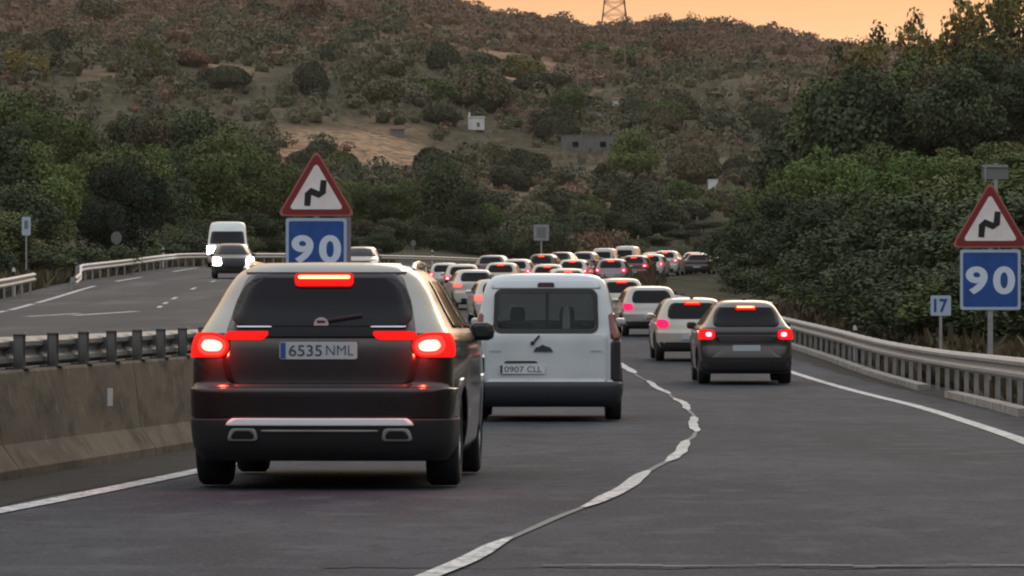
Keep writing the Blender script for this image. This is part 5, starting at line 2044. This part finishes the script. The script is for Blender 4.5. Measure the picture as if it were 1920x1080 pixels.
def house(px, py, wpx, hpx, mw, mr, label, flat=True, roofh=.3):
    x, d, z = hpos(px, py)
    s = d / F
    t = thing("hill_house", label, "house", (x, d, z - .3))
    W, H_ = wpx * s, hpx * s + .3
    b = MB()
    b.box((0, W * .3, H_ / 2), (W, W * .6, H_))
    wl_ = link("wall", b.mesh("house_wall", mw), t)
    b = MB()
    if flat:
        b.box((0, W * .3, H_ + .08), (W + .12, W * .6 + .12, .16))
    else:
        y0, y1 = -.2, W * .6 + .2
        hw = W / 2 + .2
        V = [(-hw, y0, H_), (hw, y0, H_), (hw, y1, H_), (-hw, y1, H_), (-hw, (y0 + y1) / 2, H_ + W * roofh), (hw, (y0 + y1) / 2, H_ + W * roofh)]
        b.add(V, [(0, 1, 5, 4), (2, 3, 4, 5), (0, 4, 3), (1, 2, 5), (0, 3, 2, 1)])
    link("roof", b.mesh("house_roof", mr), t)
    n = int(W / 3.2)
    for i in range(n):
        b = MB()
        b.box((-W / 2 + W * (i + .5) / n, -.03, H_ * .52), (min(1.0, W * .22), .06, min(1.1, H_ * .3)))
        link("window", b.mesh("house_window", m_glass), t)
    return t


house(1160, 203, 22, 15, m_wall_white, m_roof, "small white house under the bare poles on the hillside", False)
house(1337, 355, 18, 15, m_wall_white, m_wall_white, "tiny white building among the trees right of centre")
house(1105, 285, 104, 30, m_wall_grey, m_wall_grey, "long low grey building with a flat top left of the yellow bush")
house(745, 258, 26, 14, m_wall_grey, m_roof, "small grey shed low on the hill, above the ochre slope", False)
for (px, py, w, h, lb) in ((1020, 300, 76, 12, "upper ochre retaining wall below the grey building"), (1040, 318, 60, 9, "middle ochre retaining wall below the grey building"), (1140, 306, 70, 11, "ochre retaining wall right below the grey building's end"), (940, 268, 34, 10, "short ochre wall near the white hut")):
    x, d, z = hpos(px, py)
    s = d / F
    b = MB()
    n = 8
    for i in range(n):
        b.box(((-.5 + (i + .5) / n) * w * s, rng.uniform(-.12, .12), h * s * .5 - .3), (w * s / n * .98, .7, h * s * rng.uniform(.85, 1.15) + .6))
    o = link("terrace_wall", b.mesh("terrace_wall", m_stone), None, (x, d, z), None, None, lb, "wall")
# yellow-green tree by the grey building
t = tree("light0", 1190, 235, 600, w=8.5, label="yellow-green tree right of the long grey building", group=W9)

# poles and pylon
for (px, yt, yb, lb) in ((1115, 84, 137, "bare pole below the skyline, left one of the pair under the pylon"), (1172, 84, 140, "bare pole below the skyline, right one of the pair under the pylon"),
                         (1083, 112, 176, "bare pole lower on the hill beside the reddish earth"), (838, -2, 36, "bare pole near the top left of the skyline")):
    x, d, z = hpos(px, yb)
    h = (yb - yt) * d / F
    t = thing("power_pole", lb, "pole", (x, d, z))
    b = MB()
    b.bar((0, 0, -.5), (0, 0, h), .26, 6, .18)
    link("pole", b.mesh("pole", m_pole), t)
    b = MB()
    b.box((0, 0, h - .5), (2.2, .2, .2))
    link("cross_arm", b.mesh("cross_arm", m_pole), t)
px0 = 1152
d = 1445.0
x = (px0 - 960) * d / F
z = float(ground(x, d))
t = thing("pylon", "tall steel lattice pylon standing on the hilltop against the orange sky", "pylon", (x, d, z))
hw0, hw1, HH = 5.0, 1.1, 34.0
leg = lambda sx, sy, f: Vector((sx * (hw0 + (hw1 - hw0) * f), sy * (hw0 + (hw1 - hw0) * f), HH * f))
for sx in (-1, 1):
    for sy in (-1, 1):
        b = MB()
        b.bar(leg(sx, sy, 0) - Vector((0, 0, 2)), leg(sx, sy, 1), .22, 4)
        link("leg", b.mesh("pylon_leg", m_pylon), t)
b = MB()
N = 8
for i in range(N):
    f0, f1 = i / N, (i + 1) / N
    for (a0, a1) in (((-1, -1), (1, -1)), ((1, -1), (1, 1)), ((1, 1), (-1, 1)), ((-1, 1), (-1, -1))):
        b.bar(leg(*a0, f0), leg(*a1, f1), .12, 4)
        b.bar(leg(*a1, f0), leg(*a0, f1), .12, 4)
        b.bar(leg(*a0, f1), leg(*a1, f1), .12, 4)
link("bracing", b.mesh("pylon_bracing", m_pylon), t)
for zz in (22, 27, 32):
    b = MB()
    b.bar((-7, 0, zz), (7, 0, zz), .16, 4)
    b.bar((-7, 0, zz), (0, 0, zz + 1.8), .10, 4)
    b.bar((7, 0, zz), (0, 0, zz + 1.8), .10, 4)
    link("cross_arm", b.mesh("pylon_arm", m_pylon), t)

# ------------------------------------------------------------------ faint dusk haze
b = MB()
b.box((0, 1010, 80), (2300, 2120, 176))
hz = M("haze_air", (1, 1, 1))
hz.node_tree.nodes.remove(hz.node_tree.nodes["Principled BSDF"])
pv = hz.node_tree.nodes.new("ShaderNodeVolumePrincipled")
pv.inputs["Color"].default_value = (.95, .86, .78, 1)
pv.inputs["Density"].default_value = 0.00004
pv.inputs["Anisotropy"].default_value = 0.2
hz.node_tree.links.new(pv.outputs[0], hz.node_tree.nodes["Material Output"].inputs["Volume"])
link("haze", b.mesh("haze", hz), kind="stuff", label="faint dusk haze over the road and hill", cat="haze")
